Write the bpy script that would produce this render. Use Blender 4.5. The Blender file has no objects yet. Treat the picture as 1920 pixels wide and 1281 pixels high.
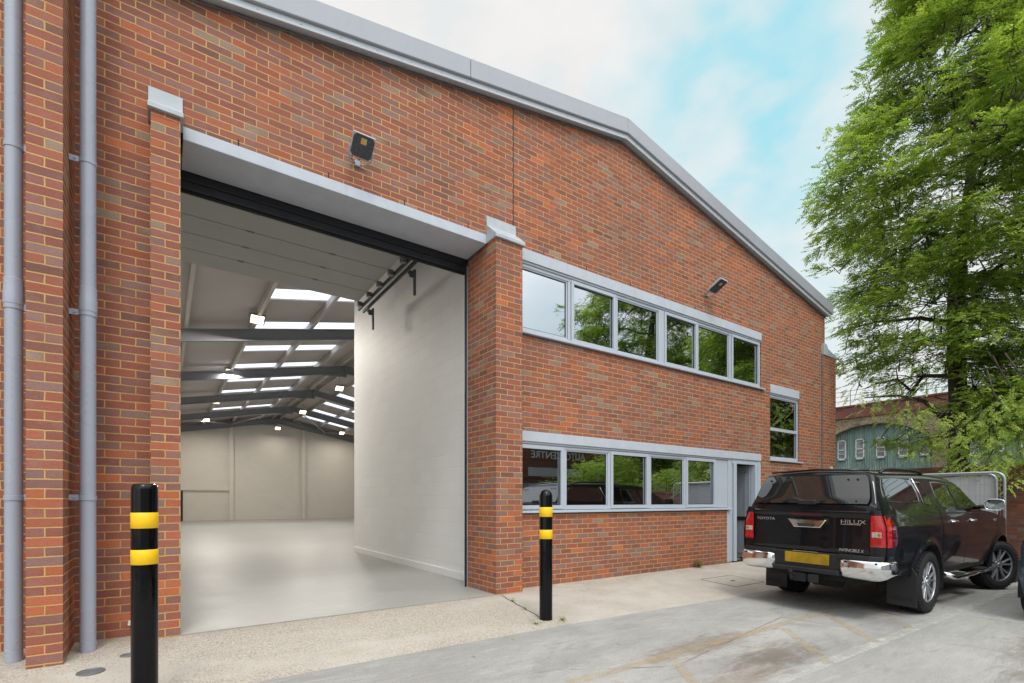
import bpy, bmesh, math, random
import numpy as np
from mathutils import Vector, Matrix

sc = bpy.context.scene
COL = sc.collection
R = math.radians

# ------------------------------------------------------------------ camera
cam_d = bpy.data.cameras.new("camera")
cam = bpy.data.objects.new("camera", cam_d)
COL.objects.link(cam)
cam.location = (0.0, -5.83, 1.253)
cam.rotation_euler = (R(90), 0, -math.atan2(0.57019, 0.82151))
cam_d.sensor_width = 36.0
cam_d.lens = 17.57
cam_d.shift_y = 0.156
cam_d.clip_start = 0.05
cam_d.clip_end = 2000
sc.camera = cam

# ------------------------------------------------------------------ view / render
sc.view_settings.view_transform = 'Standard'
sc.view_settings.look = 'None'
sc.view_settings.gamma = 1.0
sc.view_settings.exposure = 0.0
sc.render.engine = 'CYCLES'
sc.cycles.use_denoising = True
sc.cycles.max_bounces = 8
sc.cycles.diffuse_bounces = 4
sc.cycles.glossy_bounces = 4
sc.cycles.transmission_bounces = 6
sc.cycles.transparent_max_bounces = 12
sc.cycles.sample_clamp_indirect = 6.0
sc.cycles.caustics_reflective = False
sc.cycles.caustics_refractive = False

# ------------------------------------------------------------------ world: nishita sky under a broken cloud cover
SUN_EL, SUN_AZ = 58.0, 200.0      # azimuth clockwise from +Y: behind the camera, a little to the left
world = bpy.data.worlds.new("World")
sc.world = world
world.use_nodes = True
wn, wl = world.node_tree.nodes, world.node_tree.links
for n in list(wn): wn.remove(n)

def _w(t, **k):
    n = wn.new(t)
    for a, b in k.items(): setattr(n, a, b)
    return n
def wmath(op, a, b=None, c=None, clamp=False):
    n = _w('ShaderNodeMath', operation=op, use_clamp=clamp)
    for i, v in enumerate((a, b, c)):
        if v is None: continue
        if isinstance(v, (int, float)): n.inputs[i].default_value = v
        else: wl.new(v, n.inputs[i])
    return n.outputs[0]
def wrange(v, a, b, c, d, smooth=True):
    n = _w('ShaderNodeMapRange', interpolation_type='SMOOTHSTEP' if smooth else 'LINEAR')
    wl.new(v, n.inputs[0])
    for i, x in enumerate((a, b, c, d)): n.inputs[1 + i].default_value = x
    return n.outputs[0]
sky = _w('ShaderNodeTexSky', sky_type='NISHITA', sun_disc=False, sun_elevation=R(SUN_EL), sun_rotation=R(SUN_AZ))
sky.air_density = 1.0; sky.dust_density = 0.6
skyg = _w('ShaderNodeVectorMath', operation='MULTIPLY')
wl.new(sky.outputs[0], skyg.inputs[0]); skyg.inputs[1].default_value = (0.10, 0.10, 0.10)
skyt = _w('ShaderNodeVectorMath', operation='MULTIPLY_ADD')
wl.new(skyg.outputs[0], skyt.inputs[0]); skyt.inputs[1].default_value = (0.5, 0.45, 0.35); skyt.inputs[2].default_value = (0.36, 0.70, 0.78)
tc = _w('ShaderNodeTexCoord')
nrm = _w('ShaderNodeVectorMath', operation='NORMALIZE'); wl.new(tc.outputs['Generated'], nrm.inputs[0])
n1 = _w('ShaderNodeTexNoise'); n1.inputs['Scale'].default_value = 3.2; n1.inputs['Detail'].default_value = 7; n1.inputs['Roughness'].default_value = 0.5
mp = _w('ShaderNodeMapping'); mp.inputs['Scale'].default_value = (1, 1, 1.7); mp.inputs['Location'].default_value = (2.1, 0.4, 0.3)
wl.new(nrm.outputs[0], mp.inputs[0]); wl.new(mp.outputs[0], n1.inputs['Vector'])
n2 = _w('ShaderNodeTexNoise'); n2.inputs['Scale'].default_value = 9.0; n2.inputs['Detail'].default_value = 5
wl.new(mp.outputs[0], n2.inputs['Vector'])
# openings in the cloud deck, as directions on the sky dome: (direction, angular radius)
gaps = [(0.955, 0.55, 0.87, 0.125, 0.95), (0.985, 0.53, 0.76, 0.10, 0.95), (0.90, 0.60, 0.64, 0.10, 0.7), (1.04, 0.49, 0.66, 0.12, 0.62), (1.10, 0.45, 0.84, 0.09, 0.5), (1.1, 0.45, 0.44, 0.08, 0.35), (-0.8, -0.2, 0.7, 0.35, 0.8), (0.3, -0.9, 0.25, 0.25, 0.5)]
hole = None
for (dx, dy, dz, rad, amt) in gaps:
    v = Vector((dx, dy, dz)).normalized()
    dt = _w('ShaderNodeVectorMath', operation='DOT_PRODUCT'); wl.new(nrm.outputs[0], dt.inputs[0]); dt.inputs[1].default_value = v
    jit = wmath('MULTIPLY_ADD', n1.outputs[0], 0.10, -0.05)
    m = wrange(wmath('ADD', dt.outputs['Value'], jit), math.cos(rad * 1.5), math.cos(rad * 0.35), 0.0, amt)
    hole = m if hole is None else wmath('MAXIMUM', hole, m)
nz = wmath('MULTIPLY_ADD', n1.outputs[0], 0.8, wmath('MULTIPLY', n2.outputs[0], 0.2))
base = wrange(nz, 0.34, 0.60, 0.62, 1.0)
cover = wmath('SUBTRACT', base, wmath('MULTIPLY', hole, wrange(nz, 0.62, 0.42, 0.35, 1.0)), clamp=True)
# cloud brightness: brightest around the veiled sun
sd = Vector((math.sin(R(SUN_AZ)) * math.cos(R(SUN_EL)), math.cos(R(SUN_AZ)) * math.cos(R(SUN_EL)), math.sin(R(SUN_EL))))
dts = _w('ShaderNodeVectorMath', operation='DOT_PRODUCT'); wl.new(nrm.outputs[0], dts.inputs[0]); dts.inputs[1].default_value = sd
glow = wrange(dts.outputs['Value'], 0.35, 1.0, 0.0, 1.0)
bright = wmath('MULTIPLY_ADD', glow, 1.9, wmath('MULTIPLY_ADD', n2.outputs[0], 0.16, 0.80))
cc = _w('ShaderNodeVectorMath', operation='SCALE'); cc.inputs[0].default_value = (1.0, 0.985, 0.975)
wl.new(bright, cc.inputs['Scale'])
mix = _w('ShaderNodeMix', data_type='RGBA')
wl.new(cover, mix.inputs[0]); wl.new(skyt.outputs[0], mix.inputs[6]); wl.new(cc.outputs[0], mix.inputs[7])
bg = _w('ShaderNodeBackground'); bg.inputs[1].default_value = 1.0
wl.new(mix.outputs[2], bg.inputs[0])
wo = _w('ShaderNodeOutputWorld'); wl.new(bg.outputs[0], wo.inputs[0])

# ------------------------------------------------------------------ sun, veiled by thin cloud
sl = bpy.data.lights.new("sun", 'SUN'); sl.energy = 1.3; sl.angle = R(14); sl.color = (1.0, 0.965, 0.92)
so = bpy.data.objects.new("sun", sl); COL.objects.link(so)
so.rotation_euler = (-sd).to_track_quat('-Z', 'Y').to_euler()
so.location = (0, -20, 30)

# ------------------------------------------------------------------ shader helper
def srgb(r, g, b):
    f = lambda c: (c / 255) / 12.92 if c / 255 <= 0.04045 else ((c / 255 + 0.055) / 1.055) ** 2.4
    return (f(r), f(g), f(b), 1.0)

class NT:
    def __init__(s, name):
        s.m = bpy.data.materials.new(name); s.m.use_nodes = True
        s.n, s.l = s.m.node_tree.nodes, s.m.node_tree.links
        for x in list(s.n): s.n.remove(x)
        s.out = s.n.new('ShaderNodeOutputMaterial')
        s.b = s.n.new('ShaderNodeBsdfPrincipled'); s.l.new(s.b.outputs[0], s.out.inputs[0])
    def node(s, t, **k):
        x = s.n.new(t)
        for a, b in k.items(): setattr(x, a, b)
        return x
    def put(s, inp, v):
        if v is None: return
        if hasattr(v, 'is_output') or isinstance(v, bpy.types.NodeSocket): s.l.new(v, inp)
        else: inp.default_value = v
    def math(s, op, a, b=None, c=None, clamp=False):
        x = s.node('ShaderNodeMath', operation=op, use_clamp=clamp)
        for i, v in enumerate((a, b, c)): s.put(x.inputs[i], v)
        return x.outputs[0]
    def vec(s, op, a, b=None):
        x = s.node('ShaderNodeVectorMath', operation=op); s.put(x.inputs[0], a); s.put(x.inputs[1], b); return x.outputs[0]
    def uv(s): return s.node('ShaderNodeUVMap').outputs[0]
    def obj(s): return s.node('ShaderNodeTexCoord').outputs['Object']
    def pos(s): return s.node('ShaderNodeNewGeometry').outputs['Position']
    def noise(s, v, scale, detail=4, rough=0.5, dist=0.0):
        x = s.node('ShaderNodeTexNoise'); s.put(x.inputs['Vector'], v)
        x.inputs['Scale'].default_value = scale; x.inputs['Detail'].default_value = detail
        x.inputs['Roughness'].default_value = rough; x.inputs['Distortion'].default_value = dist
        return x.outputs[0]
    def mapping(s, v, scale=(1, 1, 1), loc=(0, 0, 0), rot=(0, 0, 0)):
        x = s.node('ShaderNodeMapping'); s.put(x.inputs[0], v)
        x.inputs['Scale'].default_value = scale; x.inputs['Location'].default_value = loc; x.inputs['Rotation'].default_value = rot
        return x.outputs[0]
    def rng(s, v, a, b, c=0.0, d=1.0, smooth=True):
        x = s.node('ShaderNodeMapRange', interpolation_type='SMOOTHSTEP' if smooth else 'LINEAR'); s.put(x.inputs[0], v)
        for i, q in enumerate((a, b, c, d)): x.inputs[1 + i].default_value = q
        return x.outputs[0]
    def ramp(s, v, stops, mode='LINEAR'):
        x = s.node('ShaderNodeValToRGB'); x.color_ramp.interpolation = mode
        e = x.color_ramp.elements
        while len(e) < len(stops): e.new(0.5)
        for i, (p, c) in enumerate(stops): e[i].position = p; e[i].color = c
        s.put(x.inputs[0], v); return x.outputs[0]
    def mix(s, f, a, b, mode='MIX'):
        x = s.node('ShaderNodeMix', data_type='RGBA', blend_type=mode)
        s.put(x.inputs[0], f); s.put(x.inputs[6], a); s.put(x.inputs[7], b); return x.outputs[2]
    def bump(s, h, strength=0.5, dist=0.01):
        x = s.node('ShaderNodeBump'); x.inputs['Strength'].default_value = strength; x.inputs['Distance'].default_value = dist
        s.put(x.inputs['Height'], h); s.l.new(x.outputs[0], s.b.inputs['Normal']); return x
    def set(s, color=None, rough=None, metal=None, **k):
        if color is not None: s.put(s.b.inputs['Base Color'], color)
        if rough is not None: s.put(s.b.inputs['Roughness'], rough)
        if metal is not None: s.put(s.b.inputs['Metallic'], metal)
        for a, v in k.items(): s.put(s.b.inputs[a.replace('_', ' ')], v)
        return s

def paint(name, col, rough=0.5, var=0.06, scale=3.0, metal=0.0, spec=None, bump=0.0, bscale=120, grime=0.0):
    t = NT(name); p = t.obj()
    n = t.noise(p, scale, 5, 0.6)
    k = t.rng(n, 0.3, 0.7, 1 - var, 1 + var)
    x = t.node('ShaderNodeVectorMath', operation='SCALE'); x.inputs[0].default_value = col[:3]; t.put(x.inputs['Scale'], k)
    gr = t.rng(t.noise(t.mapping(p, (4, 4, 0.6)), 2.2, 6, 0.7), 0.52, 0.78, 0.0, grime)
    c = t.mix(gr, x.outputs[0], tuple(q * 0.55 for q in col[:3]) + (1,))
    t.set(color=c, rough=t.rng(t.noise(p, scale * 4, 4), 0.3, 0.7, max(0.02, rough - 0.05), rough + 0.08), metal=metal)
    if spec is not None: t.b.inputs['Specular IOR Level'].default_value = spec
    if bump: t.bump(t.noise(p, bscale, 4), bump, 0.004)
    return t.m

# ------------------------------------------------------------------ brick
def brick_mat(name, palette, mortar, warm=0.0, course=0.075, length=0.225, joint=0.0056, speck=0.62):
    t = NT(name)
    uv = t.uv()
    jit = t.node('ShaderNodeTexNoise'); t.put(jit.inputs['Vector'], uv); jit.inputs['Scale'].default_value = 14.0; jit.inputs['Detail'].default_value = 3
    off = t.vec('MULTIPLY', t.vec('SUBTRACT', jit.outputs['Color'], (0.5, 0.5, 0.5)), (0.010, 0.010, 0))
    uvj = t.vec('ADD', uv, off)
    sp = t.node('ShaderNodeSeparateXYZ'); t.put(sp.inputs[0], uvj)
    su = t.node('ShaderNodeSeparateXYZ'); t.put(su.inputs[0], uvj)
    v = t.math('DIVIDE', sp.outputs[1], course); row = t.math('FLOOR', v); fv = t.math('FRACT', v)
    odd = t.math('MODULO', t.math('ABSOLUTE', row), 2.0)
    u = t.math('ADD', t.math('DIVIDE', su.outputs[0], length), t.math('MULTIPLY', odd, 0.5))
    col = t.math('FLOOR', u); fu = t.math('FRACT', u)
    cmb = t.node('ShaderNodeCombineXYZ'); t.put(cmb.inputs[0], col); t.put(cmb.inputs[1], row)
    wn_ = t.node('ShaderNodeTexWhiteNoise', noise_dimensions='2D'); t.put(wn_.inputs['Vector'], cmb.outputs[0])
    sc_ = t.node('ShaderNodeSeparateColor'); t.put(sc_.inputs[0], wn_.outputs['Color'])
    r1, r2, r3 = sc_.outputs[0], sc_.outputs[1], sc_.outputs[2]
    du = t.math('MULTIPLY', t.math('MINIMUM', fu, t.math('SUBTRACT', 1.0, fu)), length)
    dv = t.math('MULTIPLY', t.math('MINIMUM', fv, t.math('SUBTRACT', 1.0, fv)), course)
    # rounded arrises with a ragged edge
    edge = t.math('ADD', t.math('MINIMUM', du, dv), t.math('MULTIPLY_ADD', t.noise(uv, 160, 3), 0.0024, -0.0012))
    mask = t.rng(edge, joint - 0.0008, joint + 0.0012)
    # which batch of bricks lies where varies slowly over the wall
    big = t.noise(uv, 0.55, 3)
    lowc = t.rng(sp.outputs[1], 1.1, 1.9, -0.06, 0.02)      # warmer light low on the wall, tinted into the brick colour
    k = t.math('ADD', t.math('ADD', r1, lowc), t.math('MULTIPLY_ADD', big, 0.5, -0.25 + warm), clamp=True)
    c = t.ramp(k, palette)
    vv = t.node('ShaderNodeCombineXYZ'); t.put(vv.inputs[0], t.math('MULTIPLY', r2, 40.0)); t.put(vv.inputs[1], t.math('MULTIPLY', r3, 40.0))
    loc = t.vec('ADD', uv, vv.outputs[0])
    fire = t.rng(t.noise(loc, 7.0, 3), 0.48, 0.78, 0.0, 0.40)
    c = t.mix(fire, c, srgb(146, 120, 116))
    br = t.rng(r3, 0, 1, 0.88, 1.12, False)
    x = t.node('ShaderNodeVectorMath', operation='SCALE'); t.put(x.inputs[0], c); t.put(x.inputs['Scale'], br); c = x.outputs[0]
    spk = t.rng(t.noise(t.mapping(uv, (1, 1.6, 1)), 105, 3), 0.585, 0.67, 0, speck)
    c = t.mix(spk, c, srgb(62, 44, 42))
    grain = t.noise(uv, 420, 2)
    gm = t.rng(grain, 0.3, 0.7, 0.86, 1.12)
    x = t.node('ShaderNodeVectorMath', operation='SCALE'); t.put(x.inputs[0], c); t.put(x.inputs['Scale'], gm); c = x.outputs[0]
    mc = t.mix(t.rng(t.noise(uv, 3.0, 4), 0.35, 0.7), mortar, tuple(q * 0.78 for q in mortar[:3]) + (1,))
    fin = t.mix(mask, mc, c)
    # weather: faint soot and lime blooms
    w = t.rng(t.noise(t.mapping(uv, (1, 0.45, 1)), 1.3, 5, 0.6), 0.5, 0.75, 0.0, 0.26)
    fin = t.mix(w, fin, srgb(112, 92, 82))
    st = t.math('MULTIPLY', t.rng(t.noise(t.mapping(uv, (5.5, 0.22, 1), (3, 9, 0)), 1.0, 5, 0.6), 0.55, 0.75, 0, 0.30), t.rng(t.noise(uv, 0.8, 3), 0.42, 0.6, 0, 1))
    fin = t.mix(st, fin, srgb(92, 76, 68))
    bl = t.rng(t.noise(t.mapping(uv, (1, 1.4, 1), (7, 3, 0)), 1.9, 6, 0.65), 0.62, 0.78, 0.0, 0.28)
    fin = t.mix(bl, fin, srgb(196, 172, 150))
    t.set(color=fin, rough=0.88)
    t.b.inputs['Specular IOR Level'].default_value = 0.25
    h = t.math('ADD', t.math('MULTIPLY', mask, 1.0), t.math('ADD', t.math('MULTIPLY', grain, 0.22), t.math('ADD', t.math('MULTIPLY', r2, 0.25), t.math('MULTIPLY', t.noise(uv, 45, 3), 0.35))))
    t.bump(h, 1.0, 0.007)
    return t.m

PAL = [(0.0, srgb(184, 106, 74)), (0.04, srgb(171, 99, 74)), (0.14, srgb(160, 98, 80)), (0.42, srgb(152, 94, 79)), (0.62, srgb(145, 93, 82)),
       (0.80, srgb(142, 99, 91)), (0.92, srgb(142, 112, 105)), (0.97, srgb(150, 130, 113)), (1.0, srgb(128, 90, 80))]
M = {}
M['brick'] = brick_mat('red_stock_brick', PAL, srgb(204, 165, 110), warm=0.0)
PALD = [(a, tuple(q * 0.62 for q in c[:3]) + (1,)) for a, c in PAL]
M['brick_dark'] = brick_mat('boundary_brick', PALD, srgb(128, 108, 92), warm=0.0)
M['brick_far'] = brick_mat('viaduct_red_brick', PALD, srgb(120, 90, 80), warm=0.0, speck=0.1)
M['metal_grey'] = paint('grey_powder_coat', srgb(150, 158, 168), 0.42, 0.03, 1.5)
M['verge'] = paint('grey_plastisol_verge', srgb(160, 164, 172), 0.38, 0.03, 1.2, grime=0.18)
M['verge_lip'] = paint('grey_drip_flashing', srgb(188, 194, 202), 0.35, 0.03, 1.2, grime=0.3)
M['cap'] = paint('zinc_grey_cap', srgb(172, 180, 186), 0.5, 0.08, 5, grime=0.35)
M['lintel'] = paint('painted_concrete_lintel', srgb(184, 190, 200), 0.7, 0.05, 4, bump=0.25, bscale=90, grime=0.3)
M['frame'] = paint('grey_window_frame', srgb(180, 188, 198), 0.35, 0.02, 1.0, grime=0.12)
M['pipe'] = paint('grey_upvc_pipe', srgb(158, 165, 179), 0.28, 0.03, 1.2, grime=0.15)
M['black_metal'] = paint('anthracite_steel', srgb(30, 32, 38), 0.35, 0.05, 3)
M['rubber'] = paint('black_rubber', srgb(22, 22, 24), 0.7, 0.1, 8)
M['steel_grey'] = paint('painted_steel_frame', srgb(128, 130, 137), 0.5, 0.05, 1.5)
M['galv'] = paint('galvanised_steel', srgb(120, 124, 126), 0.42, 0.12, 14, metal=0.35)
M['dark_galv'] = paint('dull_galvanised_track', srgb(92, 96, 96), 0.45, 0.15, 14, metal=0.4)
M['liner'] = paint('roof_liner_sheet', srgb(176, 170, 168), 0.85, 0.04, 0.8, spec=0.15)
M['purlin'] = paint('purlin_paint', srgb(172, 168, 162), 0.5, 0.05, 1.5)
M['door_panel'] = paint('sectional_door_panel', srgb(152, 152, 148), 0.55, 0.03, 1.2)
M['leaf_door'] = paint('grey_door_leaf', srgb(150, 156, 166), 0.4, 0.03, 1.2)
M['dark_gap'] = paint('dark_joint', srgb(45, 42, 40), 0.9, 0.1, 8)
M['plaster'] = paint('office_white_wall', srgb(210, 212, 206), 0.85, 0.02, 1.0)
M['carpet'] = paint('office_carpet', srgb(90, 92, 96), 0.95, 0.1, 30)
M['blind'] = paint('white_blind_fabric', srgb(214, 222, 218), 0.8, 0.03, 6)
M['white_plastic'] = paint('white_plastic', srgb(215, 215, 210), 0.45, 0.04, 4)

def block_wall(name, col):
    t = NT(name); uv = t.uv()
    bt = t.node('ShaderNodeTexBrick'); t.put(bt.inputs['Vector'], uv)
    bt.inputs['Scale'].default_value = 1.0; bt.inputs['Brick Width'].default_value = 0.45; bt.inputs['Row Height'].default_value = 0.225
    bt.inputs['Mortar Size'].default_value = 0.006; bt.inputs['Mortar Smooth'].default_value = 0.6
    bt.inputs['Color1'].default_value = (1, 1, 1, 1); bt.inputs['Color2'].default_value = (0.96, 0.96, 0.96, 1); bt.inputs['Mortar'].default_value = (0.9, 0.9, 0.9, 1)
    n = t.noise(uv, 0.8, 5, 0.6)
    c = t.mix(1.0, tuple(col), bt.outputs['Color'], 'MULTIPLY')
    c = t.mix(t.rng(n, 0.45, 0.75, 0, 0.18), c, tuple(q * 0.8 for q in col[:3]) + (1,))
    t.set(color=c, rough=0.62)
    t.bump(t.math('ADD', t.math('MULTIPLY', bt.outputs['Fac'], -0.6), t.math('MULTIPLY', t.noise(uv, 60, 4), 0.3)), 0.5, 0.005)
    return t.m
M['block'] = block_wall('painted_blockwork', srgb(226, 226, 224))
M['block_far'] = block_wall('painted_far_wall', srgb(206, 200, 188))

def hall_floor():
    t = NT('polished_hall_floor'); p = t.pos()
    n = t.noise(t.mapping(p, (0.5, 1.6, 1)), 0.9, 6, 0.6)
    n2 = t.noise(p, 6, 5, 0.6)
    c = t.ramp(n, [(0.3, srgb(146, 146, 143)), (0.55, srgb(152, 152, 148)), (0.8, srgb(158, 157, 152))])
    c = t.mix(t.rng(n2, 0.5, 0.75, 0, 0.2), c, srgb(190, 188, 182))
    t.set(color=c, rough=t.rng(n, 0.3, 0.75, 0.36, 0.46))
    t.b.inputs['Specular IOR Level'].default_value = 0.22
    t.bump(t.noise(p, 2.5, 3), 0.06, 0.02)
    return t.m
M['hall_floor'] = hall_floor()

def glass_mat(name, tint=(0.62, 0.70, 0.66), f0=0.26):
    t = NT(name)
    tr = t.node('ShaderNodeBsdfTransparent'); tr.inputs[0].default_value = tint + (1,)
    gl = t.node('ShaderNodeBsdfGlossy'); gl.inputs['Roughness'].default_value = 0.0; gl.inputs[0].default_value = (0.84, 0.88, 0.96, 1)
    w = t.noise(t.pos(), 1.1, 2)
    b = t.node('ShaderNodeBump'); b.inputs['Strength'].default_value = 0.05; b.inputs['Distance'].default_value = 0.02; t.put(b.inputs['Height'], w)
    t.l.new(b.outputs[0], gl.inputs['Normal'])
    lw = t.node('ShaderNodeLayerWeight'); lw.inputs[0].default_value = 0.35
    f = t.rng(lw.outputs['Facing'], 0.0, 1.0, f0, 0.98, False)
    ms = t.node('ShaderNodeMixShader'); t.put(ms.inputs[0], f); t.l.new(tr.outputs[0], ms.inputs[1]); t.l.new(gl.outputs[0], ms.inputs[2])
    t.l.new(ms.outputs[0], t.out.inputs[0])
    return t.m
M['glass'] = glass_mat('coated_window_glass', (0.50, 0.62, 0.56), 0.50)

def skylight_mat():
    t = NT('translucent_rooflight')
    tl = t.node('ShaderNodeBsdfTranslucent'); tl.inputs[0].default_value = (0.9, 0.93, 1.0, 1)
    tp = t.node('ShaderNodeBsdfTransparent'); tp.inputs[0].default_value = (0.9, 0.93, 1.0, 1)
    ms = t.node('ShaderNodeMixShader'); ms.inputs[0].default_value = 0.45
    t.l.new(tl.outputs[0], ms.inputs[1]); t.l.new(tp.outputs[0], ms.inputs[2]); t.l.new(ms.outputs[0], t.out.inputs[0])
    return t.m
M['rooflight'] = skylight_mat()

def emit(name, col, s):
    t = NT(name); e = t.node('ShaderNodeEmission'); e.inputs[0].default_value = col; e.inputs[1].default_value = s
    t.l.new(e.outputs[0], t.out.inputs[0]); return t.m
M['led'] = emit('lit_led_face', (1.0, 0.80, 0.50, 1), 5.0)

# ------------------------------------------------------------------ mesh helpers
class MB:
    def __init__(s): s.v = []; s.f = []; s.mi = []
    def add(s, vs, fs, mi=0):
        o = len(s.v); s.v += [tuple(p) for p in vs]; s.f += [tuple(i + o for i in f) for f in fs]; s.mi += [mi] * len(fs); return s
    def box(s, x0, x1, y0, y1, z0, z1, mi=0, rot=None, org=None):
        vs = [(x0, y0, z0), (x1, y0, z0), (x1, y1, z0), (x0, y1, z0), (x0, y0, z1), (x1, y0, z1), (x1, y1, z1), (x0, y1, z1)]
        if rot is not None:
            vs = [rot @ Vector(p) + Vector(org or (0, 0, 0)) for p in vs]
        return s.add(vs, [(0, 3, 2, 1), (4, 5, 6, 7), (0, 1, 5, 4), (1, 2, 6, 5), (2, 3, 7, 6), (3, 0, 4, 7)], mi)
    def quad(s, a, b, c, d, mi=0): return s.add([a, b, c, d], [(0, 1, 2, 3)], mi)
    def tube(s, pts, r, n=12, mi=0, caps=True, rr=None):
        pts = [Vector(p) for p in pts]; rings = []
        up = None
        for i, p in enumerate(pts):
            a = pts[max(i - 1, 0)]; b = pts[min(i + 1, len(pts) - 1)]
            d = (b - a).normalized()
            if up is None:
                up = Vector((0, 0, 1)) if abs(d.z) < 0.9 else Vector((1, 0, 0))
            e1 = (up - d * up.dot(d)).normalized(); e2 = d.cross(e1); up = e1
            rad = rr[i] if rr else r
            rings.append([p + (e1 * math.cos(2 * math.pi * k / n) + e2 * math.sin(2 * math.pi * k / n)) * rad for k in range(n)])
        vs = [q for ring in rings for q in ring]; fs = []
        for i in range(len(pts) - 1):
            for k in range(n):
                k2 = (k + 1) % n
                fs.append((i * n + k, i * n + k2, (i + 1) * n + k2, (i + 1) * n + k))
        if caps:
            fs.append(tuple(reversed(range(n)))); fs.append(tuple((len(pts) - 1) * n + k for k in range(n)))
        return s.add(vs, fs, mi)
    def lathe(s, prof, n=32, c=(0, 0, 0), axis='z', mi=0, closed=False):
        vs = []; fs = []
        for (r, h) in prof:
            for k in range(n):
                a = 2 * math.pi * k / n
                if axis == 'z': p = (r * math.cos(a), r * math.sin(a), h)
                else: p = (r * math.cos(a), h, r * math.sin(a))
                vs.append((p[0] + c[0], p[1] + c[1], p[2] + c[2]))
        m = len(prof); L = m if closed else m - 1
        for i in range(L):
            for k in range(n):
                k2 = (k + 1) % n; j = (i + 1) % m
                fs.append((i * n + k, i * n + k2, j * n + k2, j * n + k))
        return s.add(vs, fs, mi)
    def prism(s, poly, y0, y1, mi=0):      # polygon in (x, z) pushed along y
        n = len(poly)
        vs = [(x, y0, z) for x, z in poly] + [(x, y1, z) for x, z in poly]
        fs = [tuple(range(n)), tuple(reversed(range(n, 2 * n)))] + [(i, i + n, (i + 1) % n + n, (i + 1) % n) for i in range(n)]
        return s.add(vs, fs, mi)

def obj(name, mb, mats, parent=None, smooth=False, bevel=0.0, seg=2, loc=None, fix=True, angle=None):
    me = bpy.data.meshes.new(name)
    me.from_pydata(mb.v, [], mb.f)
    if not isinstance(mats, (list, tuple)): mats = [mats]
    for m in mats: me.materials.append(M[m] if isinstance(m, str) else m)
    if len(mats) > 1: me.polygons.foreach_set('material_index', mb.mi)
    if fix:
        bm = bmesh.new(); bm.from_mesh(me); bmesh.ops.recalc_face_normals(bm, faces=bm.faces); bm.to_mesh(me); bm.free()
    uvl = me.uv_layers.new(name='UVMap')
    co = np.empty(len(me.vertices) * 3); me.vertices.foreach_get('co', co); co = co.reshape(-1, 3)
    if loc is not None:
        pass
    uvs = np.zeros((len(me.loops), 2))
    for p in me.polygons:
        nx, ny, nz = (abs(c) for c in p.normal)
        idx = list(p.loop_indices); vi = list(p.vertices); q = co[vi]
        if nz > nx and nz > ny: uvs[idx] = q[:, [0, 1]]
        elif nx > ny: uvs[idx] = q[:, [1, 2]]
        else: uvs[idx] = q[:, [0, 2]]
    uvl.data.foreach_set('uv', uvs.ravel())
    if smooth: me.polygons.foreach_set('use_smooth', [True] * len(me.polygons))
    me.update()
    o = bpy.data.objects.new(name, me); COL.objects.link(o)
    if parent is not None: o.parent = parent
    if loc is not None: o.location = loc
    if bevel > 0:
        b = o.modifiers.new('bevel', 'BEVEL'); b.width = bevel; b.segments = seg; b.limit_method = 'ANGLE'; b.angle_limit = R(40)
        b.harden_normals = False
    if angle is not None:
        try:
            me.set_sharp_from_angle(angle=R(angle))
        except Exception: pass
    return o

def tag(o, label=None, cat=None, group=None, kind=None):
    if label: o['label'] = label
    if cat: o['category'] = cat
    if group: o['group'] = group
    if kind: o['kind'] = kind
    return o
def thing(name, label, cat, loc=(0, 0, 0), rz=0.0, group=None):
    o = bpy.data.objects.new(name, None); COL.objects.link(o)
    o.location = loc; o.rotation_euler = (0, 0, rz); o.empty_display_size = 0.3
    return tag(o, label, cat, group)
def children(o): return [c for c in bpy.data.objects if c.parent is o]
def copy_tree(o, parent=None):
    c = o.copy(); COL.objects.link(c)
    if parent is not None: c.parent = parent; c.matrix_parent_inverse = o.matrix_parent_inverse.copy()
    for ch in children(o): copy_tree(ch, c)
    return c
def text_mesh(name, txt, size, depth, mat, parent, mw, shear=0.0, sx=1.0, align='LEFT'):
    cu = bpy.data.curves.new(name, 'FONT'); cu.body = txt; cu.size = size; cu.extrude = depth; cu.shear = shear; cu.align_x = align
    cu.resolution_u = 3
    tmp = bpy.data.objects.new(name + '_tmp', cu); COL.objects.link(tmp)
    dg = bpy.context.evaluated_depsgraph_get(); dg.update()
    me = bpy.data.meshes.new_from_object(tmp.evaluated_get(dg))
    bpy.data.objects.remove(tmp); bpy.data.curves.remove(cu)
    me.name = name; me.materials.clear(); me.materials.append(M[mat])
    S = Matrix.Diagonal((sx, 1, 1, 1))
    me.transform(mw @ S)
    o = bpy.data.objects.new(name, me); COL.objects.link(o); o.parent = parent
    return o

# ------------------------------------------------------------------ ground
def ground_z(x, y):
    u = min(max((x - 3.0) / 4.0, 0), 1); u = u * u * (3 - 2 * u)
    d = -y
    a = -0.065 - 0.05 * u
    if d <= 0: return 0.0
    if d < 1.8: z = a * d / 1.8
    elif d < 3.0: z = a + (-0.150 - a) * (d - 1.8) / 1.2
    elif d < 4.0: z = -0.150 - 0.015 * (d - 3.0)
    else: z = -0.165 - 0.006 * min(d - 4.0, 16)
    z += -0.05 * min(max((x - 11) / 3.0, 0), 1) * min(d / 3, 1)
    return z

def sheet(name, xs, ys, mat, lift=0.0):
    m = MB(); nx = len(xs)
    for y in ys:
        for x in xs: m.v.append((x, y, ground_z(x, y) + lift))
    for j in range(len(ys) - 1):
        for i in range(nx - 1):
            m.f.append((j * nx + i, j * nx + i + 1, (j + 1) * nx + i + 1, (j + 1) * nx + i)); m.mi.append(0)
    return obj(name, m, mat, smooth=True)
def fr(a, b, n): return [a + (b - a) * i / n for i in range(n + 1)]

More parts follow.
